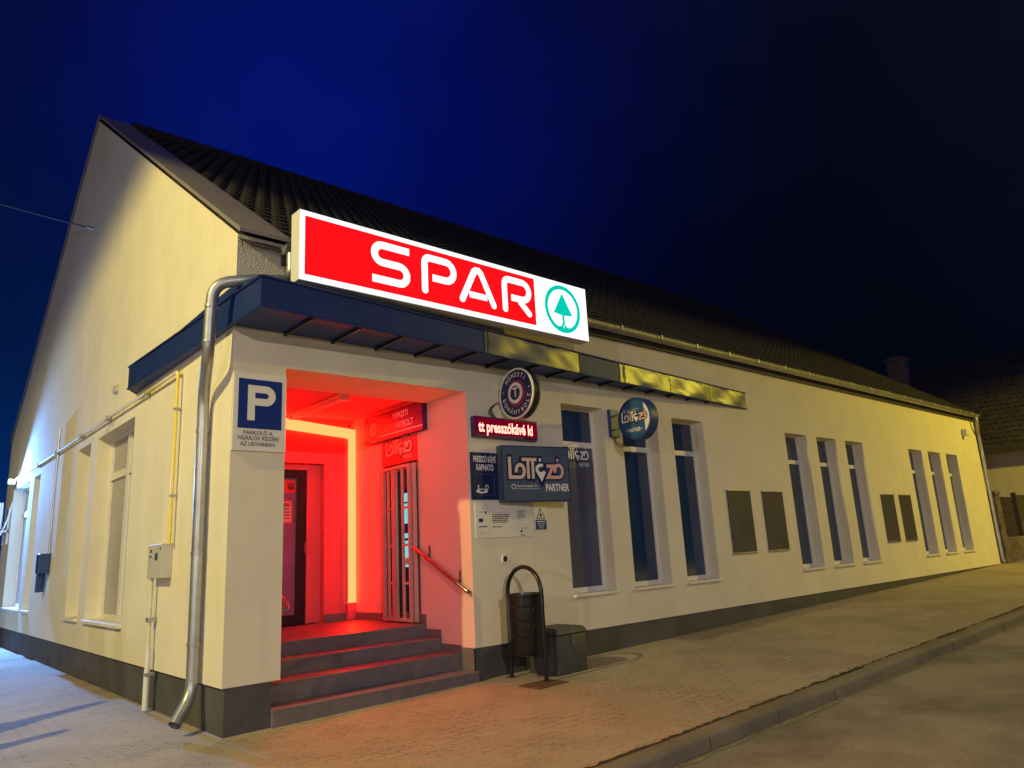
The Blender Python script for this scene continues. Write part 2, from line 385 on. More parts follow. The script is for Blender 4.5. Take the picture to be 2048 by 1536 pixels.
# underside lip of the render over the plinth
b.poly([(SX, 0, PZ), (.475, 0, PZ), (.475, .05, PZ), (SX, .05, PZ)], 'wall'); b.poly([(2.64, 0, PZ), (BX, 0, PZ), (BX, .05, PZ), (2.64, .05, PZ)], 'wall')
b.build('front_wall', shop, smooth='keep')
sw = [(3.23, 5.14, .77, 3.245), (5.56, 6.42, .77, 3.25), (9.58, 10.28, .78, 3.26), (10.7, 12.8, .78, 3.26)]
b = MB(); wall_grid(b, [0, BY], [PZ, EAVE], sw, PS, 'wall')
for h in sw: jambs(b, h, .26, PS, 'wall')
b.poly([(SX, 0, EAVE), (SX, BY, EAVE), (SX, RY, RZ)], 'wall')
b.poly([(SX, 0, PZ), (SX+.05, 0, PZ), (SX+.05, BY, PZ), (SX, BY, PZ)], 'wall')
b.build('gable_wall', shop, smooth='keep')
b = MB(); b.poly([(BX, 0, -.1), (BX, BY, -.1), (BX, BY, EAVE), (BX, RY, RZ), (BX, 0, EAVE)], 'wall')
b.poly([(SX, BY, -.1), (BX, BY, -.1), (BX, BY, EAVE), (SX, BY, EAVE)], 'wall'); b.build('rear_wall', shop, smooth='keep')
# plinth, set back behind the render
b = MB(); b.box(0.0, .398, .02, .3, -.3, PZ+.01, 'plinth'); b.box(0, .25, .301, BY-.05, -.3, PZ+.01, 'plinth')
b.box(2.66, BX-.01, .02, .4, -.1, PZ+.01, 'plinth'); b.build('plinth', shop)
# coarse render patch at the top left corner, proud of the smooth wall
b = MB(); b.poly([(SX, -.004, 3.9), (.78, -.004, 3.9), (.78, -.004, EAVE-.02), (SX, -.004, EAVE-.02)], 'rough_wall'); b.build('coarse_patch', shop, smooth='keep')

# roof: overlapping tile courses as real steps with a rounded tile profile
def tile_roof(b, x0, x1, ey, ez, ry, rz, m, tw=.20, course=.30, th=.022, flip=1, ax='x', seg=4):
    L = math.hypot(ry-ey, rz-ez); n = int(L/course); d = Vector((ry-ey, rz-ez))/L; nn = Vector((-d.y, d.x))
    if nn.y < 0: nn = -nn
    cols = int((x1-x0)/tw)*seg; tw_ = (x1-x0)/(cols/seg)
    vs = []; fs = []
    for r in range(n+1):
        s0 = r*L/(n+1); s1 = (r+1)*L/(n+1)+.004; off = (r % 2)*.5
        k = len(vs)
        for c in range(cols+1):
            t = (c/seg+off) % 1.0; round_ = (abs(t-.5)*2)**2.2      # beaver-tail: edge drops at the joints
            xx = x0+(x1-x0)*c/cols; lift = th*(1-.25*round_); pull = .07*round_
            lo = s0+pull
            for (ss, hh) in ((lo, -.006), (lo, lift), (s1, .0)):
                p = Vector((ey, ez))+d*ss+nn*hh
                vs.append((xx, p.x, p.y) if ax == 'x' else (p.x, xx, p.y))
        for c in range(cols):
            for q in range(2): a = k+c*3+q; fs.append((a, a+3, a+4, a+1))
    b.mesh(vs, fs, m)
ta = (RZ+.03-EAVE)/(RY+.16)
b = MB(); tile_roof(b, .44, BX+.12, -.16, EAVE-.06, RY, RZ+.05, 'tile'); 
o = b.build('roof', shop)
b = MB(); b.poly([(SX, RY, RZ+.06), (BX+.12, RY, RZ+.06), (BX+.12, BY+.2, EAVE-.06), (SX, BY+.2, EAVE-.06)], 'tile')
b.poly([(SX, -.12, EAVE-.12), (BX+.1, -.12, EAVE-.12), (BX+.1, RY, RZ-.02), (SX, RY, RZ-.02)], 'bark')
b.poly([(SX, RY, RZ-.02), (BX+.1, RY, RZ-.02), (BX+.1, BY+.2, EAVE-.14), (SX, BY+.2, EAVE-.14)], 'bark'); b.build('rear_roof', shop, smooth='keep')
# smooth sheet-metal verge along the gable
b = MB(); e0 = (-.10, EAVE+.0); e1 = (RY, RZ+.10)
for xa, xb, dz in ((SX-.02, .46, 0.03),):
    b.poly([(xa, e0[0], e0[1]+dz), (xb, e0[0], e0[1]+dz), (xb, e1[0], e1[1]+dz), (xa, e1[0], e1[1]+dz)], 'verge')
    b.poly([(xa, e0[0], e0[1]+dz), (xa, e1[0], e1[1]+dz), (xa, e1[0], e1[1]-.02), (xa, e0[0], e0[1]-.02)], 'verge')
    b.poly([(xb, e0[0], e0[1]+dz), (xb, e0[0], e0[1]-.04), (xb, e1[0], e1[1]-.04), (xb, e1[0], e1[1]+dz)], 'verge')
    b.poly([(xa, e0[0], e0[1]+dz), (xa, e0[0], e0[1]-.01), (xb, e0[0], e0[1]-.01), (xb, e0[0], e0[1]+dz)], 'verge')
    b.poly([(xa, e1[0], e1[1]+dz), (xb, e1[0], e1[1]+dz), (xb, BY+.2, EAVE+.03), (xa, BY+.2, EAVE+.03)], 'verge')
b.build('verge_flashing', shop, smooth='keep')
b = MB(); x = .5
while x < BX: b.tube([(x, RY, RZ+.06), (x+.36, RY, RZ+.075)], .11, 'tile', 10); x += .35
b.build('ridge_cap', shop, smooth=True)
for i in range(9):   # small snow hooks, one row above the porch
    x = 1.0+i*.55; yy = .75+.0*i; zz = EAVE-.06+(yy+.16)*ta+.03
    b = MB(); b.tube([(x, yy, zz), (x, yy-.02, zz+.09), (x, yy+.05, zz+.11)], .009, 'galv', 6); b.build('snow_guard', shop)
# gutter: half round trough, hooks as parts
def gutter(x0, x1, y, z, r, parent):
    b = MB(); vs = []; fs = []; n = 12
    for xx in (x0, x1):
        for k in range(n+1):
            a = PI+PI*k/n; vs.append((xx, y+r*math.cos(a), z+r*math.sin(a)))
        for k in range(n+1):
            a = 2*PI-PI*k/n; vs.append((xx, y+(r-.006)*math.cos(a), z+(r-.006)*math.sin(a)))
    t = 2*(n+1)
    for k in range(t): fs.append((k, (k+1) % t, t+(k+1) % t, t+k))
    b.mesh(vs, fs, 'galv')
    for xx in (x0, x1): b.poly([(xx, y+r*math.cos(PI+PI*k/n), z+r*math.sin(PI+PI*k/n)) for k in range(n+1)], 'galv')
    b.tube([(x0, y-r, z), (x1, y-r, z)], .011, 'galv', 8)
    return b.build('gutter', parent, smooth=True)
g = gutter(.36, 20.32, -.14, 4.36, .075, shop)
for i in range(22):
    x = .8+i*.9; b = MB(); b.box(x-.012, x+.012, -.225, -.06, 4.362, 4.368, 'galv'); b.box(x-.009, x+.009, -.228, -.222, 4.32, 4.38, 'plastic'); b.build('gutter_hook', g)
b = MB(); b.box(.4, BX+.05, -.052, -.004, 4.22, 4.40, 'bark'); b.build('eave_board', shop)

# windows of the shop
def front_window(a, c, z0, z1, zs0, zs1, up='glass', lo='glass'):
    b = MB(); y0, y1 = .185, .245; f = .045
    b.box(a+.001, a+f, y0, y1, z0+.001, z1-.001, 'white'); b.box(c-f, c-.001, y0, y1, z0+.001, z1-.001, 'white')
    b.box(a+f, c-f, y0, y1, z0+.001, z0+.065, 'white'); b.box(a+f, c-f, y0, y1, z1-.03, z1-.001, 'white'); b.box(a+f, c-f, y0-.004, y1, zs0, zs1, 'white')
    w_ = b.build('window', shop, smooth=True)
    for q0, q1, mm in ((z0+.065, zs0, lo), (zs1, z1-.03, up)):
        b = MB(); b.box(a+f, c-f, y0+.022, y0+.03, q0, q1, mm); b.build('pane', w_)
    b = MB(); b.box(a+.004, c+.03, -.045, .183, z0-.032, z0+.004, 'sill', .004); b.build('sill', w_)
    return w_
wins = []
for i, (a, c) in enumerate(fw_):
    wins.append(front_window(a, c, .815, 3.20, 2.672, 2.745, lo='film' if i == 0 else 'glass'))
def side_window(a, c, z0, z1, mulls, zs=(2.64, 2.74), pane='blind'):
    b = MB(); x0 = SX+.185; x1 = SX+.25; f = .06
    b.box(x0, x1, a+.001, a+f, z0, z1-.001, 'white'); b.box(x0, x1, c-f, c-.001, z0, z1-.001, 'white')
    b.box(x0, x1, a+f, c-f, z0, z0+.07, 'white'); b.box(x0, x1, a+f, c-f, z1-.05, z1-.001, 'white')
    b.box(x0-.004, x1, a+f, c-f, zs[0], zs[1], 'white')
    for mu in mulls: b.box(x0-.008, x1, mu-.05, mu+.05, z0+.07, z1-.05, 'white')
    w_ = b.build('window', shop)
    b = MB(); b.box(x0+.03, x0+.038, a+f, c-f, z0+.07, z1-.05, pane); b.build('pane', w_)
    b = MB(); b.box(SX-.05, x0-.001, a+.004, c-.004, z0-.035, z0+.006, 'sill', .004); b.build('sill', w_)
side_window(*sw[0], [4.19]); side_window(*sw[1], []); side_window(*sw[2], []); side_window(*sw[3], [11.75])

# canopy: sheet metal, set slightly askew to the wall
P0 = Vector((-.06, -.67)); P1 = Vector((8.68, -.004)); P2 = Vector((-.19, 3.0)); P3 = Vector((SX, 3.25)); ZB = 3.52; ZT = 3.795
def V3(p, z): return (p[0], p[1], z)
b = MB()
# fascia: left long plain sheet, right pieces crumpled
def lerp(a, c, t): return a+(c-a)*t
nrm = Vector(((P1-P0).y, -(P1-P0).x)).normalized()
segs = [0, .30, .45, .475, .60, .66, .78, .88, 1.0]
def fascia(p, q, mtl, t0, t1, amp=0.0, nx=1):
    nz = 3 if amp else 1; G = []
    for i in range(nx+1):
        t = t0+(t1-t0)*i/nx; base = lerp(p, q, t); col = []
        for j in range(nz+1):
            dd = amp*random.uniform(-1, 1) if amp and 0 < i < nx else 0
            n2 = Vector(((q-p).y, -(q-p).x)).normalized(); pt = base+n2*dd
            col.append((pt.x, pt.y, ZB+(ZT-ZB)*j/nz + (random.uniform(-.006, .006) if amp and j in (0,) else 0)))
        G.append(col)
    for i in range(nx):
        for j in range(nz): b.poly([G[i][j], G[i+1][j], G[i+1][j+1], G[i][j+1]], mtl)
fascia(P0, P1, 'canopy', 0, .30); fascia(P0, P1, 'canopy', .489, .588)
b2 = b
b.poly([V3(P2, ZB), V3(P0, ZB), V3(P0, ZT), V3(P2, ZT)], 'canopy')
b.poly([V3(P3, ZB), V3(P2, ZB), V3(P2, ZT), V3(P3, ZT)], 'canopy')
# folded lips, top and bottom
for (p, q, t0, t1) in ((P0, P1, 0, 1), (P0, P2, 0, 1)):
    n2 = Vector(((q-p).y, -(q-p).x)).normalized()
    if (q == P2): n2 = -n2
    a_, c_ = lerp(p, q, t0)+n2*.008, lerp(p, q, t1)+n2*.008
    b.tube([V3(a_, ZT), V3(c_, ZT)], .012, 'canopy', 6); b.tube([V3(a_, ZB), V3(c_, ZB)], .010, 'canopy', 6)
can = b.build('canopy', shop, smooth='keep')
def dented(t0, t1, ph):
    b = MB(); vs = []; fs = []; nx = max(3, int((t1-t0)*120)); nz = 8; n2 = Vector(((P1-P0).y, -(P1-P0).x)).normalized()
    for i in range(nx+1):
        t = t0+(t1-t0)*i/nx; s_ = t*8.77
        for j in range(nz+1):
            v = j/nz; edge = min(1, 4*v, 4*(1-v)+.35)*min(1, i*.5, (nx-i)*.5)
            d_ = (.009*math.sin(3.1*s_+ph+1.3*v)+.006*math.sin(7.3*s_-2.2*v+2*ph)+.0035*math.sin(15*s_+5*v+ph))*edge+.006
            p = lerp(P0, P1, t)+n2*d_; vs.append((p.x, p.y, ZB+(ZT-ZB)*v+.004*math.sin(6*s_+ph)*(1 if j == 0 else 0)))
    for i in range(nx):
        for j in range(nz): a = i*(nz+1)+j; fs.append((a, a+nz+1, a+nz+2, a+1))
    b.mesh(vs, fs, 'crumple'); return b.build('crumpled_fascia', can, smooth=True)
for t0, t1, ph in ((.30, .488, 0.4), (.588, .601, 0), (.602, .729, 1.9), (.731, .86, 3.3), (.862, .998, 5.2)): dented(t0, t1, ph)
b = MB(); b.poly([V3(P0, ZB+.012), V3(P1, ZB+.012), (2.0, -.002, ZB+.012), (SX, -.002, ZB+.012)], 'soffit')
b.poly([V3(P0, ZB+.012), (SX-.002, -.002, ZB+.012), (SX-.002, P3.y, ZB+.012), V3(P2, ZB+.012)], 'soffit')
b.build('soffit', can, smooth='keep')
b = MB(); b.poly([V3(P0, ZT), V3(P1, ZT), (P1.x, 0, ZT+.02), (SX, 0, ZT+.16)], 'canopy'); b.poly([V3(P0, ZT), (SX, 0, ZT+.16), (SX, P3.y, ZT+.1), V3(P2, ZT)], 'canopy'); b.build('canopy_top', can, smooth='keep')
for i in range(16):
    x = .45+i*.5; yf = lerp(P0, P1, (x+.06)/8.74).y
    if yf > -.06: break
    b = MB(); b.box(x-.012, x+.012, yf+.01, -.004, ZB-.018, ZB+.008, 'dark'); b.build('soffit_seam', can)
# jagged seams where the sheets overlap
for t in (.305, .49, .60, .73, .862):
    p = lerp(P0, P1, t)+nrm*.006; b = MB(); vs = []
    for k in range(13):
        z = ZB+.01+(ZT-ZB-.02)*k/12; d_ = random.uniform(-.018, .018)
        b.box(p.x+d_-.006, p.x+d_+.006, p.y-.004, p.y+.002, z-.008, z+.008, 'dark')
    b.build('rivet_seam', can)

# porch interior: side walls, back wall with the door recess, ceiling, floor, steps
b = MB()
PR = lambda u, d, z: (2.64+d, u, z)
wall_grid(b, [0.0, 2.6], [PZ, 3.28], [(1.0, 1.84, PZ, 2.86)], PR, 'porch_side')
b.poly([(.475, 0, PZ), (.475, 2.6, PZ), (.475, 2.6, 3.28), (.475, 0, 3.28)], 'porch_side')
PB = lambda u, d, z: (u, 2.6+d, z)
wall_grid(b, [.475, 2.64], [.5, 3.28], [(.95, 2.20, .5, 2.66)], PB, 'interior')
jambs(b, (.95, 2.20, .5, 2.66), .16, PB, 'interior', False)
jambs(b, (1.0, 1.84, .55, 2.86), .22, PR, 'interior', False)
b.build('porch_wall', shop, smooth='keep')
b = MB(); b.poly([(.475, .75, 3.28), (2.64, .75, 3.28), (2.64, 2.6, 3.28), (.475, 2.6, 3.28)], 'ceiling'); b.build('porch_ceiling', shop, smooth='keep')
b = MB(); ys = [-.025, .25, .612, .905]; zt = [.158, .328, .466, .603]; z0 = -.05
for k in range(4):
    xa = .402 if k == 0 else .477; xb = 2.658 if k == 0 else 2.64
    y1 = ys[k+1] if k < 3 else 2.6
    if k == 0: b.box(xa, xb, ys[0], .019, z0, zt[0]-.02, 'step'); b.box(.477, 2.64, .0191, y1, z0, zt[0]-.02, 'step')
    else: b.box(xa, xb-.001, ys[k], y1-.0005, zt[k-1]-.018, zt[k]-.02, 'step')
    b.box(xa, xb-.0005, ys[k]-.006, min(y1, ys[k]+.36) if k < 3 else y1-.001, zt[k]-.0198, zt[k], 'step')
st = b.build('steps', shop)
for k in range(4):
    b = MB(); xa = .405 if k == 0 else .48; xb = 2.655 if k == 0 else 2.636
    b.box(xa, xb, ys[k]-.012, ys[k]-.0062, zt[k]-.012, zt[k]-.001, 'nosing'); b.build('step_edge', st)
# stepped skirting on the right wall, flat skirting at the back
for q_ in ((2.626, 2.6395, .02, .245, .158, PZ), (2.626, 2.6395, .245, .61, .328, .405), (2.626, 2.6395, .61, .903, .466, .552), (2.626, 2.6395, .903, 1.0, .603, .71),
           (2.626, 2.6395, 1.84, 2.52, .604, .70), (2.2, 2.534, 2.585, 2.5995, .604, .70), (.4755, .489, .2, 2.58, .62, .70)):
    b = MB(); b.box(*q_, 'step', .002); b.build('skirting', shop)
# entrance door in the back wall
d = MB(); Y = 2.72
d.box(.96, 1.06, Y, Y+.06, .605, 2.58, 'dark'); d.box(1.87, 2.0, Y, Y+.06, .605, 2.58, 'dark'); d.box(1.06, 1.87, Y, Y+.06, 2.47, 2.58, 'dark'); d.box(1.06, 1.87, Y, Y+.06, .605, .73, 'dark')
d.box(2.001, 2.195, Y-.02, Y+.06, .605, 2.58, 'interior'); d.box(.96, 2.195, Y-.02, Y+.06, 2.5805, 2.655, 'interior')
door = d.build('entrance_door', shop)
b = MB(); b.box(1.06, 1.87, Y+.03, Y+.04, .73, 2.47, 'door_glass'); b.build('glass', door)
b = MB(); pl = Plane(b, (1.2, Y+.029, 1.0), (1, 0, 0), (0, 0, 1), (0, -1, 0)); pl.rect(0, 1.28, .66, 1.44, 'red_panel'); pl.ring(.59, 1.36, .03, .045, 'letter_black', .004); pl.poly([(.565, 1.34), (.615, 1.34), (.59, 1.385)], 'letter_black', .004)
pl.rect(.2, .88, .62, 1.18, 'red_panel', .002); pl.rect(.22, .90, .60, 1.16, 'poster', .004)
for k in range(5): pl.rect(.42, .94+k*.04, .58, .955+k*.04, 'maroon', .006)
pl.rect(.24, 1.12, .58, 1.14, 'maroon', .006); b.build('notice', door, smooth='keep')
b = MB(); b.tube([(1.96, Y-.03, 1.5), (1.96, Y-.06, 1.5), (1.96, Y-.06, 1.62), (1.96, Y-.03, 1.62)], .01, 'chrome', 8); b.build('handle', door, smooth=True)
# tobacco shop door with its security gate, in the right wall
d = MB(); d.box(2.70, 2.74, 1.0, 1.06, .603, 2.53, 'wood'); d.box(2.642, 2.70, 1.001, 1.03, .603, 2.53, 'wood'); d.box(2.70, 2.74, 1.80, 1.84, .603, 2.53, 'wood'); d.box(2.70, 2.74, 1.06, 1.80, 2.45, 2.53, 'wood'); d.box(2.70, 2.74, 1.06, 1.80, .603, .72, 'wood')
td = d.build('side_door', shop)
b = MB(); b.box(2.715, 2.72, 1.06, 1.80, .72, 2.45, 'glass'); b.build('glass', td)
b = MB(); pl = Plane(b, (2.7148, 1.8, 0), (0, -1, 0), (0, 0, 1), (-1, 0, 0))
for z0_, z1_, mm in ((2.22, 2.45, 'slate'), (2.05, 2.16, 'e_inside'), (1.78, 2.03, 'e_inside'), (1.60, 1.66, 'e_inside'), (1.25, 1.57, 'e_inside')): pl.rect(.34, z0_, .475, z1_, mm, .002)
b.build('lit_gap', td, smooth='keep')
b = MB(); x = 2.605
b.box(2.64, 2.66, 1.0, 1.84, 2.535, 2.86, 'red_panel'); b.build('transom_panel', td)
def gate_leaf(y0, y1, x, bars):
    b = MB(); r = .013
    for y in (y0, y1): b.box(x-.02, x+.02, y-.02, y+.02, .62, 2.5, 'gate')
    b.box(x-.019, x+.019, y0+.02, y1-.02, .62, .66, 'gate'); b.box(x-.019, x+.019, y0+.02, y1-.02, 2.46, 2.5, 'gate')
    for k in range(bars):
        y = y0+(y1-y0)*(k+1)/(bars+1); b.box(x-r, x+r, y-r, y+r, .66, 2.46, 'gate')
    for k, z in enumerate((1.05, 1.5, 1.95)):
        ya = y0+.02+(y1-y0)*((k % 2)/(bars+1)); b.box(x-.012, x+.012, y0+.02, y0+(y1-y0)/2-.014, z, z+.03, 'gate')
    return b
gt = gate_leaf(1.52, 1.75, 2.60, 1).build('security_gate', shop); gate_leaf(1.13, 1.45, 2.59, 1).build('gate_leaf', gt)
b = MB(); b.box(2.575, 2.625, 1.03, 1.05, .62, 2.5, 'gate'); b.build('side_post', gt); b = MB(); b.box(2.555, 2.59, 1.16, 1.20, 1.28, 1.36, 'gate'); b.build('lock', gt)
# handrails
def rail(x, s):
    r_ = thing('handrail', (x, .5, .6), 'round steel handrail fixed to the right wall of the porch steps' if s < 0 else 'round steel handrail on the left porch wall, mostly hidden by the pillar', 'handrail')
    xr = x+.075*s
    b = MB(); b.tube([(xr-.05*s, .035, .965), (xr-.01*s, .03, .975), (xr, .06, 1.0), (xr, .5, 1.22), (xr, 1.0, 1.47), (xr, 1.03, 1.475)], .021, 'chrome', 14); b.build('rail', r_, smooth=True)
    for y in (.22, .80):
        z = 1.0+(y-.06)*.5
        b = MB(); b.tube([(xr, y, z-.01), (xr, y, z-.04), (x+.012*s, y, z+.03)], .008, 'chrome', 8); b.box(min(x+.001*s, x+.008*s), max(x+.001*s, x+.008*s), y-.02, y+.02, z-.02, z+.12, 'chrome', .002); b.build('bracket', r_, smooth=True)
rail(2.64, -1); rail(.476, 1)

# porch light frame (the red source)
ls = thing('light_strip', (2.6, 2.55, .6), 'glowing amber light tube frame round the back wall of the red porch', 'light strip')
b = MB(); b.mesh([(x, y, z) for x, zz in ((1.25, (3.125, 3.262)), (2.632, (3.02, 3.145))) for y in (2.53, 2.596) for z in zz], [(0, 1, 3, 2), (4, 6, 7, 5), (0, 4, 5, 1), (2, 3, 7, 6), (0, 2, 6, 4), (1, 5, 7, 3)], 'e_strip'); b.build('top_tube', ls)
b = MB(); b.box(2.512, 2.632, 2.53, 2.596, .82, 3.018, 'e_strip'); b.build('side_tube', ls)
b = MB(); b.box(2.500, 2.511, 2.52, 2.596, .81, 3.012, 'poster'); b.box(2.512, 2.632, 2.53, 2.596, .604, .818, 'interior'); b.build('housing', ls)
# unlit fluorescent fitting on the ceiling
fx = thing('ceiling_light', (1.68, 1.8, 3.28), 'unlit twin fluorescent batten on the porch ceiling', 'ceiling light')
b = MB(); b.box(1.62, 1.74, 1.1, 2.45, 3.24, 3.279, 'plastic', .006); b.build('batten', fx)
for dx in (-.03, .03): b = MB(); b.tube([(1.68+dx, 1.14, 3.222), (1.68+dx, 2.41, 3.222)], .013, 'plastic', 10); b.build('tube', fx, smooth=True)
b = MB(); b.box(1.61, 1.75, 1.085, 1.12, 3.2, 3.2785, 'plastic', .006); b.build('end_cap', fx); b = MB(); b.box(1.61, 1.75, 2.43, 2.465, 3.2, 3.2785, 'plastic', .006); b.build('end_cap', fx)
sc_ = thing('security_camera', (2.52, 2.5, 3.2), 'small security camera in the ceiling corner of the red porch', 'camera')
b = MB(); b.tube([(2.58, 2.56, 3.27), (2.54, 2.50, 3.2)], .008, 'plastic', 8); b.tube([(2.56, 2.50, 3.2), (2.48, 2.42, 3.17)], .025, 'plastic', 12); b.build('housing', sc_, smooth=True)
b = MB(); b.tube([(2.479, 2.419, 3.1696), (2.472, 2.412, 3.167)], .019, 'blue_box', 12); b.build('lens', sc_)

# ------------------------------------------------------------ signs
# main light box
def rounded_letters(pl, x0, y0, h, wd, sp, st_, m, XS=(.747, 1.342, 1.827, 2.437)):
    W = wd; x0 = XS[0]; r = h*.25; s2 = st_/2; H = h-st_
    def S(ox):
        a = [(ox+W-st_*.1, y0+h-s2)]+[(ox+s2+r*0+ (H/4), y0+h-s2)]+arc((ox+s2+H/4, y0+h-s2-H/4), H/4, 90, 270, 12)[1:]+[(ox+W-s2-H/4, y0+s2+H/2)]
        a += arc((ox+W-s2-H/4, y0+s2+H/4), H/4, 90, -90, 12)[1:]+[(ox+st_*.15, y0+s2)]
        return [a]
    def Pp(ox):
        a = [(ox+s2, y0+s2), (ox+s2, y0+h-s2-H*.18)]+arc((ox+s2+H*.18, y0+h-s2-H*.18), H*.18, 180, 90, 6)[1:]+[(ox+W-s2-H*.29, y0+h-s2)]
        a += arc((ox+W-s2-H*.29, y0+h-s2-H*.29), H*.29, 90, -90, 12)[1:]+[(ox+W*.30, y0+h-s2-H*.58)]
        return [a]
    k = 0
    for L in S(x0): pl.stroke(L, st_, m, .002, False, False)
    ox = XS[1]
    for L in Pp(ox): pl.stroke(L, st_, m, .002, True, False)
    ox = XS[2]; ap = (ox+W*.57, y0+h-s2)
    pl.stroke([(ox+s2, y0+s2), (ap[0]-W*.11, ap[1]-H*.07), (ap[0]-W*.04, ap[1]), (ap[0]+W*.04, ap[1]), (ap[0]+W*.11, ap[1]-H*.07), (ox+W*1.14-s2, y0+s2)], st_, m, .002)
    pl.stroke([(ox+W*.30, y0+H*.30), (ox+W*.85, y0+H*.30)], st_*.9, m, .0032, False, False)
    ox = XS[3]
    for L in Pp(ox): pl.stroke(L, st_, m, .002, True, False)
    pl.stroke([(ox+W*.58, y0+H*.46), (ox+W*.98-s2, y0+s2)], st_, m, .0032, False, True)
X0, X1, YF, Z0, Z1 = .31, 4.155, -.60, 3.868, 4.562; TH = .17
sg = thing('illuminated_sign', ((X0+X1)/2, YF+TH/2, Z0), 'long backlit red and white light box sign with green fir tree emblem, on the canopy', 'sign')
b = MB(); b.box(X0, X1, YF+.006, YF+TH, Z0, Z1, 'sign_white', .004); b.build('casing', sg)
b = MB(); pl = Plane(b, (X0, YF, Z0), (1, 0, 0), (0, 0, 1), (0, -1, 0)); WW = X1-X0; HH = Z1-Z0
pl.rect(.004, .004, WW-.004, HH-.004, 'e_white', 0.0); pl.rect(.055, .06, WW*.767, HH-.055, 'e_red', .002); b.build('face', sg, smooth='keep')
b = MB(); pl = Plane(b, (X0, YF-.002, Z0), (1, 0, 0), (0, 0, 1), (0, -1, 0)); rounded_letters(pl, .747, .14, .445, .455, .1, .079, 'e_white'); b.build('lettering', sg, smooth='keep')
b = MB(); pl = Plane(b, (X0, YF-.0005, Z0), (1, 0, 0), (0, 0, 1), (0, -1, 0)); cx, cy, r = 3.41, .346, .303
pl.ring(cx, cy, r*.83, r, 'e_teal', .002, 56); pl.poly([(cx-r*.53, cy-r*.22), (cx, cy-r*.27), (cx, cy+r*.67)], 'e_teal', .002); pl.poly([(cx, cy-r*.27), (cx+r*.53, cy-r*.22), (cx, cy+r*.67)], 'e_teal', .002)
pl.rect(cx-r*.06, cy-r*.68, cx+r*.06, cy-r*.262, 'e_teal', .0025)
for s_ in (-1, 1):   # scalloped foot merging into the ring
    A = arc((cx+s_*r*.335, cy-r*.52), r*.275, 0 if s_ < 0 else 180, -118 if s_ < 0 else 298, 14)
    base = arc((cx, cy), r*.84, -90, -90+s_*52, 14)
    for i in range(14): pl.poly([A[i], A[i+1], base[i+1], base[i]], 'e_teal', .0022)
b.build('emblem', sg, smooth='keep')

# the interlaced lottery logo, drawn in photo units and scaled
def lotto_logo(pl, ox, oy, w_, z=.003, body=('cream', 'cream', 'logo_white', 'pink'), outl='navy'):
    k = w_/835.; ky = k*.85
    def T(pts): return [(ox+(x-625)*k, oy+(490-y)*ky) for x, y in pts]
    def A(c, r, a0, a1, n=10): return [(c[0]+r*math.cos(math.radians(a0+(a1-a0)*i/n)), c[1]-r*math.sin(math.radians(a0+(a1-a0)*i/n))) for i in range(n+1)]
    def ol(cx, d):  # L or z base joined to an o that curls inwards
        return [(cx+58*math.cos(math.radians(t)), 375-92*math.sin(math.radians(t))) for t in range(-90, 181, 15)]+[(cx-58, 398)]
    L = [(650, 170), (650, 467)]+ol(798, 0)
    Z = [(1190, 300), (1290, 300), (1205, 467)]+ol(1372, 0)
    bars = [(L, 48, body[0], 0), ([(825, 205), (1045, 205)], 42, body[1], 1), ([(915, 190), (915, 488)], 44, body[1], 2), ([(985, 190), (985, 488)], 44, body[1], 3),
            (Z, 46, body[3], 4), ([(1096, 185), (1096, 232)], 36, body[2], 5), ([(1360, 190), (1360, 232)], 34, body[3], 6)]
    for pts, wd, mm, i in bars: pl.stroke(T(pts), (wd*.92+40)*k, outl, z+i*.0002, True, True)
    ring = A((1105, 350), 62, 60, 330, 18)
    pl.stroke(T(ring), 80*k, outl, z+.0016); pl.stroke(T([(1060, 440), (1108, 540), (1155, 430)]), 70*k, outl, z+.0018)
    for pts, wd, mm, i in bars: pl.stroke(T(pts), wd*.92*k, mm, z+.0024+i*.0002, False, False)
    pl.stroke(T(ring), 40*k, body[2], z+.0042, False, False); pl.poly(T([(1030, 385), (1108, 535), (1178, 385), (1150, 405), (1108, 432), (1062, 405)]), body[2], z+.0046)
# big lottery sign, hinged out at a slight angle
B0 = Vector((3.03, -.12)); a_ = math.radians(-11); BW = .935; BH = .652; ZS = 1.92
u = Vector((math.cos(a_), math.sin(a_), 0)); n_ = Vector((math.sin(a_), -math.cos(a_), 0))
bs = thing('lottery_sign', (B0.x, B0.y, ZS), 'large slate blue rectangular lottery partner sign box, angled out from the wall beside the porch', 'sign')
b = MB(); o_ = Vector((B0.x, B0.y, ZS))
q = [o_, o_+u*BW, o_+u*BW-n_*.11, o_-n_*.11]; vs = [tuple(p) for p in q]+[tuple(p+Vector((0, 0, BH))) for p in q]
b.mesh(vs, [(0, 1, 5, 4), (1, 2, 6, 5), (2, 3, 7, 6), (3, 0, 4, 7), (0, 3, 2, 1), (4, 5, 6, 7)], 'slate'); b.build('casing', bs)
b = MB(); pl = Plane(b, o_, u, (0, 0, 1), n_)
for r_ in ((0, 0, BW, .012), (0, BH-.012, BW, BH), (0, .012, .012, BH-.012), (BW-.012, .012, BW, BH-.012)): pl.rect(*r_, 'navy', .003)
lotto_logo(pl, .08, .265, .78, .003); pl.text('PARTNER', .745, .158, .118, 'logo_white', .66, .03, .004)
pl.ring(.145, .175, .022, .030, 'logo_white', .004); pl.text('Szerencsejáték Zrt.', .335, .182, .042, 'logo_white', .9, .0, .004); pl.rect(.18, .148, .49, .152, 'logo_white', .004)
b.build('face', bs, smooth='keep')
b = MB(); b.box(3.3, 3.34, -.12, -.001, 2.1, 2.35, 'dark'); b.build('bracket', bs)
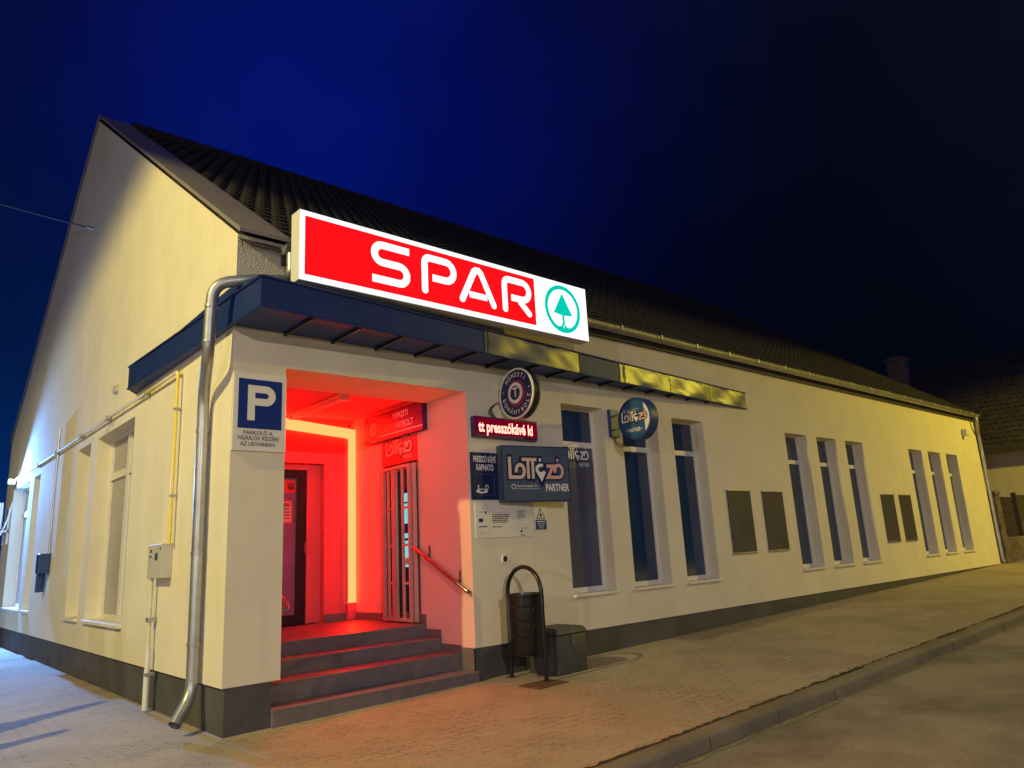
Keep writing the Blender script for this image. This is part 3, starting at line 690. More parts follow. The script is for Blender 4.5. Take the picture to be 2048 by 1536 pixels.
# sticker inside the first window
stk = MB(); pl = Plane(stk, (4.226, .206, 2.39), (1, 0, 0), (0, 0, 1), (0, -1, 0)); pl.rect(0, 0, .705, .275, 'slate', .001)
lotto_logo(pl, .11, .125, .53, .002, ('logo_white', 'logo_white', 'logo_white', 'logo_white')); pl.text('PARTNER', .53, .055, .075, 'logo_white', .62, .01, .004)
tag(stk.build('window_sticker', smooth='keep'), 'grey blue lottery partner sticker across the top of the first window pane', 'sticker')
# round signs
def round_sign(name, x, y, z, r, th, label, cat):
    t = thing(name, (x, 0, z), label, cat); b = MB()
    return t
X = 4.90; Y = -.60; Z = 2.953; R_ = .275
rs = thing('round_lottery_sign', (X, 0, Z), 'round blue lottery partner sign projecting from the wall between the first two windows', 'sign')
b = MB(); b.lathe([(0, 0.016), (R_-.03, .016), (R_-.028, 0), (R_-.006, 0), (R_, .006), (R_, .15), (R_-.01, .16), (0, .16)], (X, Y, Z), 'sign_rim', 48, 'x'); b.build('casing', rs, smooth=True)
b = MB(); pl = Plane(b, (X+.012, Y, Z), (0, -1, 0), (0, 0, 1), (-1, 0, 0)); rr = R_-.03
pl.disc(0, 0, rr, 'round_face', .001); pl.poly([p for p in arc((0, 0), rr, -50, 50, 20)], 'sign_white', .003)
lotto_logo(pl, -.215, -.03, .42, .0035, ('logo_white', 'cream', 'logo_white', 'pink')); pl.text('• PARTNER •', -.02, -.145, .072, 'logo_white', .68, .01, .004)
pl.ring(-.165, .115, .014, .02, 'logo_white', .004); pl.text('Szerencsejáték Zrt.', -.02, .12, .028, 'logo_white', .9, 0, .004); b.build('face', rs, smooth='keep')
b = MB(); b.box(5.07, 5.25, -.06, -.001, 2.81, 3.19, 'blue_box', .006); b.build('mounting_box', rs)
b = MB()
for z in (2.9, 3.09): b = MB(); b.tube([(5.12, -.06, z), (5.0, -.34, z)], .012, 'galv', 8); b.build('bracket', rs, smooth=True)
b = MB()
for k in range(3):
    pts = [(5.14+.02*k, -.03, 2.82)]
    for j in range(8): pts.append((5.12+.03*math.sin(j*1.3+k), -.05-.05*j, 2.74-.05*math.sin(j/7*PI)-.02*k))
    b.tube(pts, .004, 'cable', 5)
b.build('loose_wire', rs, smooth=True)
X = 3.12; Y = -.325; Z = 3.155; R_ = .30
ts = thing('round_tobacco_sign', (X, 0, Z), 'round dark blue tobacco shop sign with letter T, projecting above the red ticker', 'sign')
b = MB(); b.lathe([(0, .012), (R_-.022, .012), (R_-.02, 0), (R_-.003, 0), (R_, .005), (R_, .02)], (X, Y, Z), 'sign_white', 56, 'x'); b.lathe([(R_-.01, .02), (R_-.01, .10)], (X, Y, Z), 'dark', 56, 'x'); b.lathe([(R_-.01, .10), (R_, .10), (R_, .12), (0, .12)], (X, Y, Z), 'chrome', 56, 'x'); b.build('casing', ts, smooth=True)
b = MB(); pl = Plane(b, (X+.011, Y, Z), (0, -1, 0), (0, 0, 1), (-1, 0, 0)); rr = R_-.022
pl.disc(0, 0, rr, 'navy', .001, 56); pl.disc(0, 0, .158, 'maroon', .002); pl.disc(-.015, .008, .125, 'logo_white', .003); pl.disc(-.018, .01, .085, 'navy', .004); pl.text('T', -.012, .01, .16, 'logo_white', 1, .015, .005)
def arc_text(pl, txt, r, a0, a1, size, m, flip=False, z=.003):
    n = len(txt)
    for i, ch in enumerate(txt):
        a = math.radians(a0+(a1-a0)*i/(n-1)); pl.text(ch, r*math.cos(a), r*math.sin(a), size, m, .9, .014, z, rot=(a-PI/2) if not flip else (a+PI/2))
arc_text(pl, 'NEMZETI', .222, 133, 47, .074, 'logo_white'); arc_text(pl, 'DOHÁNYBOLT', .222, 195, 345, .074, 'logo_white', True)
pl.disc(.222, .04, .008, 'logo_white', .004); pl.disc(-.222, .04, .008, 'logo_white', .004); b.build('face', ts, smooth='keep')
b = MB(); b.box(3.14, 3.22, -.03, -.001, 3.05, 3.26, 'dark', .004); b.build('bracket', ts)
b = MB()
for k in range(3):
    pts = [(3.10-.1*math.sin(j/9*PI)*(1+.3*k)+.0*k, -.02-.01*k, 3.1-.024*j*(1+.1*k)) for j in range(10)]; b.tube(pts, .005, 'cable', 5)
b.build('wire', ts, smooth=True)
# LED ticker
tk = thing('led_ticker', (3.2, -.04, 2.66), 'narrow red scrolling LED ticker box beneath the round tobacco shop sign', 'ticker sign')
b = MB(); b.box(2.69, 3.66, -.085, -.002, 2.665, 2.90, 'tobacco', .004); b.build('casing', tk)
b = MB(); pl = Plane(b, (2.72, -.0855, 2.69), (1, 0, 0), (0, 0, 1), (0, -1, 0)); pl.rect(0, 0, .925, .19, 'e_ledglow', .001); b.build('screen', tk, smooth='keep')
b = MB(); pl = Plane(b, (2.74, -.087, 2.69), (1, 0, 0), (0, 0, 1), (0, -1, 0)); pl.text('tt presszókávé ki', .0, .086, .175, 'e_led', .70, .03, .002, 'LEFT'); b.build('lit_text', tk, smooth='keep')
# coffee sign
cs = thing('coffee_sign', (2.85, -.02, 1.94), 'small navy coffee sign with white cup drawing, between the porch and the big lottery sign', 'sign')
b = MB(); b.box(2.66, 3.06, -.02, -.001, 1.955, 2.49, 'navy', .003); b.build('board', cs)
b = MB(); pl = Plane(b, (2.66, -.0205, 1.955), (1, 0, 0), (0, 0, 1), (0, -1, 0)); pl.text('PRESSZÓ KÁVÉ', .2, .455, .095, 'logo_white', .52, .028, .001); pl.text('KAPHATÓ', .2, .36, .095, 'logo_white', .58, .028, .001)
for r_ in ((.04, .05, .33, .056), (.04, .285, .33, .291), (.04, .056, .046, .285), (.324, .056, .33, .285)): pl.rect(*r_, 'slate', .002)
pl.ring(.145, .135, .045, .06, 'logo_white', .002, 30, 150, 390); pl.poly([(.145+.085*math.cos(t), .095+.025*math.sin(t)) for t in [i*2*PI/24 for i in range(24)]], 'logo_white', .0025)
pl.poly([(.145+.045*math.cos(t), .1+.012*math.sin(t)) for t in [i*2*PI/20 for i in range(20)]], 'navy', .003); pl.ring(.215, .14, .018, .027, 'logo_white', .002, 20); b.build('print', cs, smooth='keep')
# information board
ib = thing('information_board', (3.12, -.01, 1.53), 'pale cream information board with small print and flag emblems below the big lottery sign', 'information board')
b = MB(); b.box(2.70, 3.555, -.014, -.001, 1.53, 1.925, 'sign_white', .002); b.build('board', ib)
b = MB(); pl = Plane(b, (2.70, -.0145, 1.53), (1, 0, 0), (0, 0, 1), (0, -1, 0))
pl.ring(-.14, .18, .345, .349, 'grey_box', .001, 30, -27, 35)
def bars(x, y, n, w0, h, dy, m):
    for k in range(n):
        ww = w0*random.uniform(.75, 1); xx = x
        while xx < x+ww: e = random.uniform(.012, .035); pl.rect(xx, y-k*dy, min(xx+e, x+ww), y-k*dy+h, m, .0012); xx += e+.004
bars(.24, .25, 5, .28, .011, .021, 'letter_black'); bars(.24, .28, 1, .22, .005, .01, 'grey_box'); bars(.24, .135, 1, .2, .004, .01, 'grey_box'); bars(.24, .115, 1, .16, .009, .01, 'letter_black')
bars(.62, .30, 6, .14, .006, .016, 'letter_black'); bars(.62, .345, 1, .13, .004, .01, 'grey_box')
pl.rect(.045, .175, .105, .215, 'blue', .001); bars(.045, .12, 1, .13, .012, .01, 'letter_black'); pl.disc(.15, .285, .014, 'letter_black', .001); pl.poly([(.138, .28), (.162, .28), (.15, .255)], 'letter_black', .0014); bars(.04, .285, 1, .08, .006, .01, 'letter_black'); bars(.05, .07, 3, .09, .003, .012, 'grey_box')
pl.rect(.155, .175, .160, .21, 'gas', .001); pl.ring(.70, .05, .09, .093, 'grey_box', .001, 24, 0, 180); pl.rect(.66, .05, .69, .075, 'blue', .001); bars(.66, .015, 1, .09, .01, .01, 'letter_black'); pl.disc(.745, .10, .009, 'letter_black', .001); bars(.66, .098, 1, .06, .004, .01, 'letter_black'); pl.rect(.742, .05, .747, .08, 'gas', .001)
b.build('print', ib, smooth='keep')
# warning plate
wp = thing('warning_plate', (3.7, -.01, 1.6), 'small warning triangle over a dark blue plate beside the information board', 'warning sign')
b = MB(); b.box(3.60, 3.80, -.01, -.001, 1.595, 1.875, 'sign_white', .002); b.build('plate', wp)
b = MB(); pl = Plane(b, (3.60, -.0105, 1.595), (1, 0, 0), (0, 0, 1), (0, -1, 0)); pl.poly([(.025, .14), (.175, .14), (.1, .272)], 'letter_black', .001); pl.poly([(.045, .15), (.155, .15), (.1, .25)], 'sign_white', .0016); pl.poly([(.085, .16), (.12, .165), (.115, .19), (.095, .215), (.083, .19)], 'letter_black', .0022)
pl.rect(.01, .012, .19, .128, 'blue', .001)
for k in range(4): pl.rect(.03+.01*k, .10-.024*k, .17-.01*k, .106-.024*k+(.006 if k == 0 else 0), 'logo_white', .002)
b.build('print', wp, smooth='keep')
# parking sign on the corner pillar
ps = thing('parking_sign', (.22, -.02, 2.37), 'white parking sign with a blue P panel on the corner pillar', 'sign')
b = MB(); b.box(-.028, .472, -.026, -.001, 2.372, 3.09, 'sign_white', .003); b.build('board', ps)
b = MB(); pl = Plane(b, (-.028, -.0265, 2.372), (1, 0, 0), (0, 0, 1), (0, -1, 0)); pl.rect(.045, .205, .455, .665, 'blue', .001)
pl.rect(.131, .28, .199, .609, 'sign_white', .0022)
pl.stroke([(.199, .575), (.30, .575)]+arc((.30, .515), .06, 90, -90, 12)[1:]+[(.199, .455)], .068, 'sign_white', .002, False, False)
pl.text('PARKOLÓ A', .235, .165, .052, 'letter_black', .95, .012, .001); pl.text('VÁSÁRLÓK RÉSZÉRE', .24, .115, .052, 'letter_black', .82, .012, .001); pl.text('AZ UDVARBAN', .235, .062, .052, 'letter_black', .9, .012, .001); b.build('print', ps, smooth='keep')
# tobacco sign inside the porch
tb = thing('tobacco_shop_sign', (2.6, 1.5, 2.86), 'dark red tobacco shop sign box with 18 in a circle above the security gate', 'sign')
b = MB(); b.box(2.565, 2.638, .78, 2.17, 2.87, 3.235, 'tobacco', .004); b.build('casing', tb)
b = MB(); pl = Plane(b, (2.5645, 2.17, 2.87), (0, -1, 0), (0, 0, 1), (-1, 0, 0))
pl.rect(0, .0, 1.39, .05, 'maroon', .001); pl.rect(0, .05, 1.39, .066, 'logo_white', .0014)
pl.disc(.24, .175, .165, 'maroon', .002); pl.ring(.24, .175, .158, .166, 'logo_white', .003); pl.disc(.24, .175, .09, 'logo_white', .003); pl.text('18', .24, .172, .12, 'letter_black', .9, .02, .004)
pl.text('NEMZETI', .90, .268, .105, 'logo_white', .85, .016, .002); pl.text('DOHÁNYBOLT', .86, .14, .115, 'logo_white', .85, .016, .002); pl.disc(1.33, .27, .008, 'logo_white', .002); pl.disc(.46, .27, .008, 'logo_white', .002); b.build('lettering', tb, smooth='keep')
dp = MB(); pl = Plane(dp, (2.6395, 1.84, 2.54), (0, -1, 0), (0, 0, 1), (-1, 0, 0)); lotto_logo(pl, .1, .12, .62, .002, ('cream', 'cream', 'cream', 'cream'), 'maroon'); pl.text('PARTNER', .62, .06, .07, 'cream', .62, .01, .003)
o = dp.build('logo_print', td, smooth='keep')
# blank display panels
pn = [(7.75, 8.44, 'between the first and second window groups, nearer the porch'), (8.80, 9.47, 'between the first and second window groups, farther from the porch'), (13.49, 14.15, 'between the second and last window groups, nearer the porch'), (14.43, 15.06, 'between the second and last window groups, farther from the porch')]
for a, c, tx in pn:
    t = thing('display_panel', ((a+c)/2, -.01, 1.16), 'blank dark display panel '+tx, 'display panel', 'blank display panels on the street wall')
    b = MB(); b.box(a+.012, c-.012, -.02, -.001, 1.17, 2.12, 'panel'); b.build('sheet', t)
    b = MB(); b.box(a, c, -.036, -.001, 1.15, 1.168, 'galv', .002); b.box(a, c, -.036, -.001, 2.122, 2.14, 'galv', .002); b.build('rail', t)
# small fittings on the street wall
b = MB(); b.lathe([(.038, 0), (.055, 0), (.055, -.02), (.036, -.02), (.036, .0)], (3.106, -.002, 1.29), 'sign_white', 28, 'y'); b.lathe([(0, -.004), (.037, -.004)], (3.106, -.002, 1.29), 'letter_black', 28, 'y'); tag(b.build('wall_vent', smooth=True), 'round white wall vent with dark centre above the litter bin', 'vent')
b = MB(); b.box(19.28, 19.46, -.12, -.001, 3.74, 3.92, 'plastic', .01); b.box(19.3, 19.44, -.16, -.12, 3.72, 3.76, 'plastic', .005); tag(b.build('sensor_box'), 'small cream sensor box high on the wall near the far corner', 'sensor')

# ------------------------------------------------------------ pipes
def smoothpath(pts, rad=.1, n=5):
    P = [Vector(p) for p in pts]; out = [P[0]]
    for i in range(1, len(P)-1):
        a = (P[i-1]-P[i]); c = (P[i+1]-P[i]); r = min(rad, a.length*.45, c.length*.45)
        s = P[i]+a.normalized()*r; e = P[i]+c.normalized()*r
        for k in range(n+1): t = k/n; out.append((1-t)**2*s+2*t*(1-t)*P[i]+t*t*e)
    out.append(P[-1]); return out
def collar(b, p, q, r, m):
    p = Vector(p); q = Vector(q); b.tube([p, q], r, m, 16)
b = MB()
path = smoothpath([(.44, -.16, 4.30), (.44, -.17, 4.02), (.02, -.2, 3.93), (-.26, -.08, 3.87), (-.26, -.02, 3.55), (-.255, .0, 3.22), (-.115, .50, 2.98), (-.105, .52, 2.6), (-.105, .50, .30), (-.27, .385, .10)], .15, 7)
b.tube(path, .052, 'galv', 18, False)
for z, x, y in ((3.66, -.26, -.045), (3.34, -.257, -.01), (2.62, -.105, .52), (1.5, -.105, .51), (.72, -.105, .505)):
    b.tube([(x, y, z-.012), (x, y, z+.012)], .058, 'galv', 18)
dsp = b.build('downspout', shop, smooth=True)
b = MB()
for z in (2.62, .72): b.tube([(-.105, .51, z), (SX, .56, z)], .009, 'galv', 6)
b.build('pipe_bracket', dsp)
b = MB(); path = smoothpath([(20.2, -.14, 4.30), (20.2, -.15, 4.12), (20.44, -.06, 3.84), (20.44, -.06, 3.4), (20.42, -.06, .55), (20.44, -.08, .42)], .08, 4); b.tube(path, .045, 'galv', 12, False)
for z in (2.62, 1.2): b.tube([(20.43, -.06, z-.015), (20.43, -.06, z+.015)], .055, 'galv', 12)
b.build('downspout', shop, smooth=True)
# gas pipe and regulator cabinet on the gable wall
gp = thing('gas_pipe', (SX, 1.6, 0), 'yellow and cream gas pipe running along and down the gable wall', 'pipe')
XX = -.085
b = MB(); b.tube(smoothpath([(XX, 3.9, 3.41), (XX, 1.42, 3.41), (XX, 1.42, 1.62)], .05, 5), .018, 'gas', 12); b.build('drop_pipe', gp, smooth=True)
b = MB(); b.tube([(XX, 12.4, 3.43), (XX, 3.9, 3.41)], .018, 'gas_pale', 12); b.build('run_pipe', gp, smooth=True)
b = MB(); b.tube(smoothpath([(XX+.02, 1.86, 1.33), (XX-.01, 1.90, 1.31), (XX-.01, 1.90, .75), (XX-.01, 1.88, .02)], .04, 4), .018, 'gas_pale', 12); b.tube([(XX-.01, 1.885, .36), (XX-.01, 1.885, .60)], .026, 'plastic', 12); b.tube([(XX-.01, 1.88, .02), (XX-.01, 1.88, .34)], .03, 'plastic', 12); b.build('riser', gp, smooth=True)
b = MB()
for y in (2.6, 4.4, 6.0, 7.9, 9.6): b.box(XX-.02, SX, y-.012, y+.012, 3.37, 3.45, 'galv')
for z in (3.0, 2.1): b.box(XX-.02, SX, 1.40, 1.44, z-.012, z+.012, 'galv')
b.box(XX-.035, SX, 1.86, 1.94, .86, .90, 'galv'); b.box(XX-.035, SX, 1.84, 1.92, .34, .37, 'galv'); b.build('clip', gp)
mb_ = thing('meter_cabinet', (-.06, 1.7, 1.29), 'grey gas regulator cabinet on the gable wall under the yellow pipe', 'cabinet')
b = MB(); b.box(-.135, SX-.001, 1.47, 1.94, 1.29, 1.63, 'grey_box', .006); b.build('case', mb_)
b = MB(); b.box(-.139, -.1352, 1.60, 1.68, 1.47, 1.54, 'blue_box'); b.build('inspection_window', mb_)
for q_ in ((1.80, 1.86, 1.55, 1.58), (1.80, 1.88, 1.50, 1.52), (1.5, 1.53, 1.57, 1.6)):
    b = MB(); b.box(-.138, -.1352, *q_, 'rust'); b.build('sticker', mb_)
# other fittings on the gable wall
b = MB(); b.tube([(-.06, 7.9, 3.85), (-.06, 7.9, 1.75)], .016, 'galv', 8); tag(b.build('conduit', smooth=True), 'thin grey vertical conduit crossing the gas pipe on the gable wall', 'conduit')
wb = thing('wall_box', (-.1, 8.0, 1.2), 'small dark blue box hanging low on the gable wall', 'wall box')
b = MB(); b.box(-.20, SX-.001, 7.86, 8.12, 1.42, 1.74, 'blue_box', .01); b.build('case', wb)
b = MB(); b.box(-.17, -.05, 8.10, 8.2, 1.12, 1.42, 'blue_box', .01); b.tube([(-.12, 8.0, 1.42), (-.12, 8.1, 1.15)], .02, 'blue_box', 8); b.build('holder', wb)
b = MB(); b.box(-.07, SX-.001, 4.16, 4.32, 3.74, 3.84, 'grey_box', .006); tag(b.build('junction_box'), 'tiny grey junction box just above the gas pipe', 'junction box')
for k, (y, z) in enumerate(((4.5, 3.35), (4.65, 3.28), (4.35, 3.33))):
    b = MB(); vs = [(SX-.003, y+random.uniform(-.05, .05)+.07*math.cos(t), z+.05*math.sin(t)*random.uniform(.5, 1)) for t in [i*2*PI/9 for i in range(9)]]; b.poly(vs, 'rough_wall'); b.build('plaster_patch', shop, smooth='keep')
fl = thing('flood_light', (-.1, 12.55, 3.4), 'bright cool white flood light at the far end of the gable wall', 'flood light')
b = MB(); b.box(-.20, -.06, 12.45, 12.6, 3.36, 3.46, 'grey_box', .008); b.tube([(-.1, 12.55, 3.4), (SX, 12.55, 3.42)], .015, 'galv', 8); b.build('housing', fl)
b = MB(); b.box(-.185, -.075, 12.442, 12.4495, 3.365, 3.45, 'e_cool'); b.build('bulb', fl)
fd = bpy.data.lights.new('flood_beam', 'SPOT'); fd.energy = 3300; fd.color = (.12, .36, 1); fd.spot_size = math.radians(150); fd.spot_blend = .5; fd.shadow_soft_size = .05
fo = bpy.data.objects.new('flood_beam', fd); C.objects.link(fo); fo.parent = fl; fo.location = Vector((-.24, 12.38, 3.36))-fl.location; fo.rotation_euler = Vector((-.25, -1, -.55)).to_track_quat('-Z', 'Y').to_euler()
ac = thing('air_conditioner', (-.3, 12.2, 2.3), 'white air conditioning unit on brackets at the far left edge of the gable wall', 'air conditioner')
b = MB(); b.box(-.52, -.17, 12.95, 13.8, 2.42, 3.0, 'plastic', .02); b.build('casing', ac)
b = MB(); b.tube(arc3 := [(-.525, 13.3+.2*math.cos(t), 2.7+.2*math.sin(t)) for t in [i*2*PI/24 for i in range(25)]], .012, 'dark', 6, False); b.build('fan_grille', ac)
b = MB()
for y in (13.0, 13.6): b = MB(); b.box(-.6, SX, y-.02, y+.02, 2.36, 2.40, 'white'); b.box(-.07, SX-.001, y-.02, y+.02, 2.1, 2.9, 'white'); b.build('bracket', ac)
b = MB()
b.tube([(-.3, 12.95, 2.5), (-.2, 12.8, 2.3), (-.1, 12.8, 2.6), (SX, 12.85, 3.0)], .02, 'plastic', 8); b.build('hose', ac, smooth=True)
cb = thing('overhead_cable', (SX, 6.75, 7.1), 'thin overhead cable running off left from a bracket on the gable', 'cable')
b = MB(); pts = [(SX-.02+(-12)*t, 6.7+.8*t, 7.1+2.4*t-1.5*t*(1-t)) for t in [i/20 for i in range(21)]]; b.tube(pts, .012, 'cable', 6); b.build('wire', cb)
b = MB(); b.tube([(SX, 6.7, 7.1), (SX-.10, 6.7, 7.12)], .03, 'galv', 8); b.build('insulator', cb)

# ------------------------------------------------------------ litter bin, grit box
lb = thing('litter_bin', (3.0, -.42, .056), 'dark round litter bin hanging in a hoop frame in front of the wall', 'litter bin')
gzb = .052; xb = 3.0
b = MB(); pts = [(xb, -.69, gzb), (xb, -.69, .93)]+[(xb, -.42-.27*math.cos(t), .93+.27*math.sin(t)) for t in [i*PI/20 for i in range(1, 20)]]+[(xb, -.15, .93), (xb, -.15, gzb)]
b.tube(pts, .023, 'black', 14); b.build('hoop_frame', lb, smooth=True)
b = MB(); b.lathe([(0, .30), (.13, .30), (.165, .31), (.185, .36), (.19, .80), (.192, .90), (.205, .905), (.205, .925), (.185, .925), (.18, .90), (.175, .34), (0, .33)], (xb, -.42, 0), 'black', 40); b.build('bin', lb, smooth=True)
b = MB()
for z in (.50, .66, .80): b.lathe([(.190, z-.006), (.196, z), (.190, z+.006)], (xb, -.42, 0), 'dark', 40)
b.build('band', lb, smooth=True)
b = MB()
for a0 in (215, 235, 255):
    for z in (.58, .75):
        t = math.radians(a0); b.box(xb+.19*math.cos(t)-.004, xb+.19*math.cos(t)+.004, -.42+.193*math.sin(t)-.004, -.42+.193*math.sin(t)+.004, z, z+.035, 'chrome')
b.build('rivet', lb)
b = MB(); b.box(xb-.30, xb+.12, -.90, -.60, gzb-.01, gzb+.012, 'rust', .004); b.build('base_plate', lb); b = MB(); b.box(xb-.05, xb+.05, -.20, -.10, gzb, gzb+.012, 'rust', .003); b.build('base_plate', lb)
gb = thing('grit_box', (3.5, -.37, .06), 'squat dark grey storage box with hasp lid behind the litter bin', 'storage box')
b = MB(); b.box(3.27, 3.73, -.60, -.14, .055, .47, 'box', .03); b.build('body', gb, smooth=True)
b = MB(); bm = bmesh.new(); bmesh.ops.create_cube(bm, size=1)
for v in bm.verts:
    top = v.co.z > 0; v.co = Vector((3.50+v.co.x*(.50 if not top else .44), -.37+v.co.y*(.50 if not top else .42), .47 if not top else .535))
bmesh.ops.bevel(bm, geom=bm.edges[:], offset=.012, segments=2, affect='EDGES'); b.bm(bm, 'box'); b.build('lid', gb, smooth=True)
b = MB(); b.box(3.49, 3.51, -.612, -.6005, .38, .50, 'chrome', .002); b.lathe([(0, 0), (.018, 0), (.018, .01), (0, .01)], (3.50, -.62, .37), 'chrome', 14, 'y'); b.build('hasp', gb, smooth=True)
# concrete edging strip along the wall foot
b = MB(); b.box(2.7, 6.2, -.03, .018, -.05, .085, 'kerb', .006)

# ------------------------------------------------------------ neighbour property
fn = thing('stone_fence', (22, .1, .4), 'low stone wall with pillar and rusty iron railing beyond the shop', 'fence')
b = MB(); b.box(20.75, 21.15, -.08, .32, .2, 2.20, 'stone', .03); b.box(20.72, 21.18, -.11, .35, 2.2, 2.30, 'stone', .02); b.build('pillar', fn)
b = MB(); b.box(21.15, 22.95, -.05, .25, .2, 1.05, 'stone', .02); b.build('base_wall', fn)
b = MB()
for k in range(13): x = 21.25+k*.13; b.box(x-.012, x+.012, .09, .115, 1.05, 2.17, 'rust')
for z in (1.12, 1.72, 2.12): b.box(21.15, 22.95, .115, .13, z, z+.03, 'rust')
b.build('railing', fn)
yg = thing('yard_gate', (24, .1, .45), 'solid dark boarded yard gate at the right edge, beside the iron railing', 'gate')
b = MB()
for k in range(12): x = 23.1+k*.2; b.box(x, x+.19, .06, .10, .55, 2.24, 'wood_dark', .004)
b.box(23.0, 23.08, .02, .14, .45, 2.30, 'wood_dark'); b.build('boards', yg)
b = MB(); b.box(23.1, 25.5, .105, .14, .8, .9, 'wood_dark'); b.box(23.1, 25.5, .105, .14, 1.9, 2.0, 'wood_dark'); b.build('frame', yg)
b = MB(); b.box(23.12, 23.2, .0, .055, 1.35, 1.45, 'galv'); b.build('handle', yg)
nh = thing('neighbour_house', (30, 5, .5), 'yellow rendered neighbouring house with a low dark tiled roof behind the fence', 'house')
b = MB(); b.box(27, 35, -.4, 14, .2, 4.05, 'house'); b.poly([(27, -.4, 4.05), (35, -.4, 4.05), (31, -.4, 7.9)], 'house'); b.build('wall', nh, smooth='keep')
b = MB(); tile_roof(b, -.8, 14.3, 26.5, 3.95, 31, 8.0, 'tile_old', ax='y', seg=3); b.poly([(31, -.8, 8.02), (31, 14.3, 8.02), (35.5, 14.3, 3.9), (35.5, -.8, 3.9)], 'tile_old'); rf = b.build('roof', nh)
b = MB(); b.box(26.45, 26.53, -.8, 14.3, 3.80, 4.02, 'bark'); b.poly([(26.5, -.8, 3.86), (27.0, -.8, 3.86), (27.0, 14.3, 3.86), (26.5, 14.3, 3.86)], 'bark'); b.build('eave', nh)
b = MB(); b.box(29.6, 30.2, 4.75, 5.4, 6.4, 8.55, 'stone', .02); b.box(29.53, 30.27, 4.68, 5.47, 8.4, 8.5, 'stone', .02); b.build('chimney', rf)

# ------------------------------------------------------------ street lamps (outside the frame, they light the place)
def street_lamp(x, y, h, arm, power, col, label, cone=168, blend=.15, aim=(0, 0, -1), rad=.12, base=None, spot=True):
    t = thing('street_lamp', (x, y, gz(x)-.1), label, 'street lamp', 'street lamps')
    ax, ay = arm; bx, by = x-ax, y-ay
    b = MB(); b.tube([(bx, by, gz(x)-.15), (bx, by, .8), (bx, by, .81), (bx, by, h+.1)], .06, 'galv', 14, rs=[.09, .09, .06, .045]); b.build('pole', t, smooth=True)
    b = MB(); b.tube([(bx, by, h+.1), (bx+ax*.8, by+ay*.8, h+.22)], .03, 'galv', 10); b.build('arm', t, smooth=True)
    b = MB(); b.box(x-.16, x+.16, y-.16, y+.16, h+.09, h+.24, 'grey_box', .03); b.build('head', t)
    b = MB(); b.box(x-.1, x+.1, y-.1, y+.1, h+.075, h+.0895, 'e_lamp'); b.build('bulb', t)
    ld = bpy.data.lights.new('lamp_light', 'SPOT' if spot else 'POINT'); ld.energy = power; ld.color = col; ld.shadow_soft_size = rad
    if spot: ld.spot_size = math.radians(cone); ld.spot_blend = blend
    lo = bpy.data.objects.new('lamp_light', ld); C.objects.link(lo); lo.parent = t
    lo.location = Vector((x, y, h))-t.location
    lo.rotation_euler = Vector(aim).to_track_quat('-Z', 'Y').to_euler()
street_lamp(-8.0, -.87, 8.0, (-.0, -1.3), 3550, (1, .83, .27), 'tall street lamp standing left of the shop gable', cone=176, blend=.16, aim=(.03, -.12, -1), rad=.10)
street_lamp(-12.0, -8.2, 3.1, (0, .3), 1020, (1, .91, .90), 'low lamp post across the road behind the camera', cone=178, rad=.07, spot=False)
street_lamp(-6.0, -17.5, 5.8, (0, .8), 3300, (1, .89, .72), 'street lamp farther back across the road', cone=178, rad=.12)
street_lamp(21.5, -9.0, 8.2, (0, -1.2), 4500, (1, .77, .035), 'sodium street lamp at the far right end of the pavement', cone=172, rad=.15)

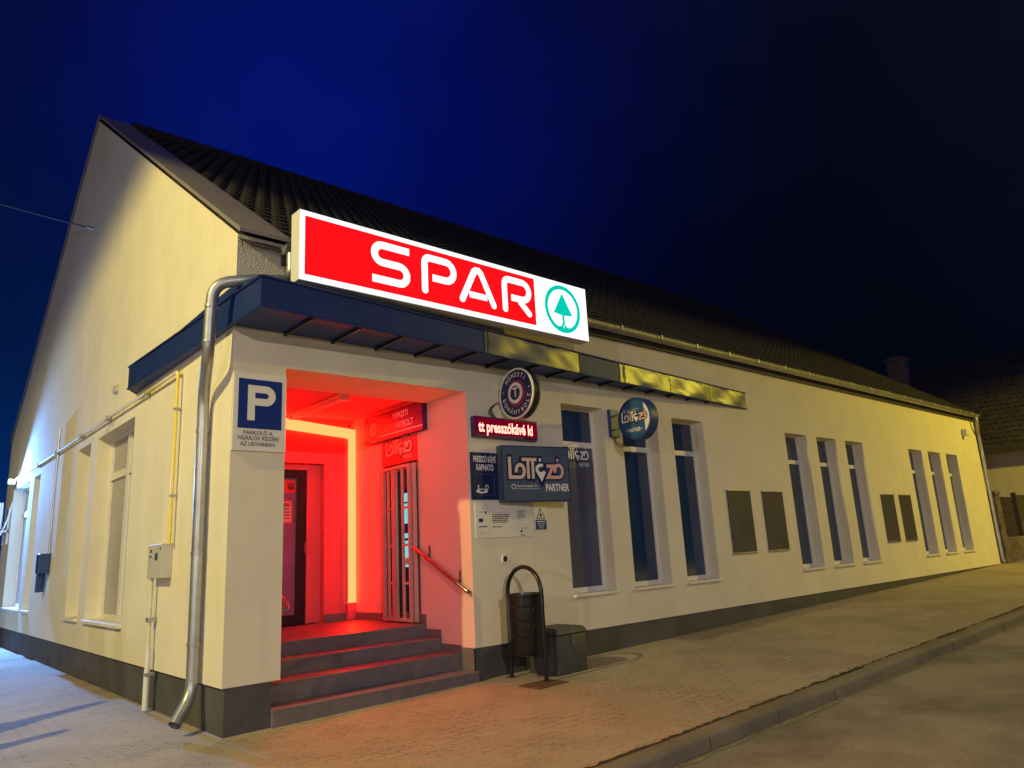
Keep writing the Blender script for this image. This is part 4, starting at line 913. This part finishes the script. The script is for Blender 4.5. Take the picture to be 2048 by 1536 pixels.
# ------------------------------------------------------------ unseen shrubs added left of the gable to cast shadows into view
M['leaf'] = mat('evergreen', (.05, .08, .03), .7, var=.4, vscale=12)
def shrub(x, y, h, r, label):
    t = thing('shadow_shrub', (x, y, gz(x)), label, 'shrub', 'added shadow-casting shrubs beside the yard')
    b = MB(); b.tube([(x, y, gz(x)-.05), (x+.01, y, h*.5), (x, y, h*.93)], .03, 'bark', 8, rs=[.035, .02, .006]); b.build('trunk', t, smooth=True)
    b = MB(); rn = random.Random(int(h*100))
    for k in range(1500):
        f = rn.random()**.8; z = .12+(h-.1)*f; rr = r*(1-f)**.8*(.55+.45*rn.random()**.5)*(1+.25*math.sin(9*f+x)); a = rn.random()*2*PI
        c = Vector((x+rr*math.cos(a), y+rr*math.sin(a), z)); d = Vector((math.cos(a)*.5+rn.uniform(-.4, .4), math.sin(a)*.5+rn.uniform(-.4, .4), .8)).normalized(); e = d.cross(Vector((rn.uniform(-1, 1), rn.uniform(-1, 1), .2))).normalized()*.018
        b.poly([c-e, c+e, c+d*.09+e*.3, c+d*.09-e*.3], 'leaf')
    b.build('crown', t, smooth='keep')
shrub(-2.35, 1.95, 2.1, .27, 'taller unseen evergreen shrub added for its shadow, left of the gable wall outside the frame')
shrub(-2.25, 1.2, 1.5, .14, 'shorter unseen evergreen shrub added for its shadow, left of the gable wall outside the frame')

# ------------------------------------------------------------ small litter and dry leaves along the kerb and wall foot
M['dry_leaf'] = mat('dry_leaf', (.07, .05, .025), .8, var=.4, vscale=40)
b = MB(); rn = random.Random(3)
for k in range(150):
    kind_ = rn.random(); x = rn.uniform(-2, 14)**1 if kind_ < .8 else rn.uniform(0, 24)
    if kind_ < .4: y = -2.97+rn.gauss(0, .06); z0_ = gz(x)+.004 if y > -2.96 else gz(x)+.012
    elif kind_ < .7: y = -3.2-abs(rn.gauss(0, .25)); z0_ = gz(x)-.108
    else: y = rn.uniform(-2.6, -.1); z0_ = gz(x)+.004
    a = rn.random()*PI; L = rn.uniform(.008, .028); w2 = L*rn.uniform(.15, .5); c = Vector((x, y, z0_))
    u_ = Vector((math.cos(a), math.sin(a), rn.uniform(-.05, .3)))*L; v_ = Vector((-math.sin(a), math.cos(a), 0))*w2
    b.poly([c-u_*0, c+v_+u_*.5, c+u_, c-v_+u_*.5], 'dry_leaf')
o = b.build('leaf_litter', smooth='keep'); o['kind'] = 'stuff'; o['label'] = 'dry leaf crumbs scattered along the kerb'; o['category'] = 'litter'
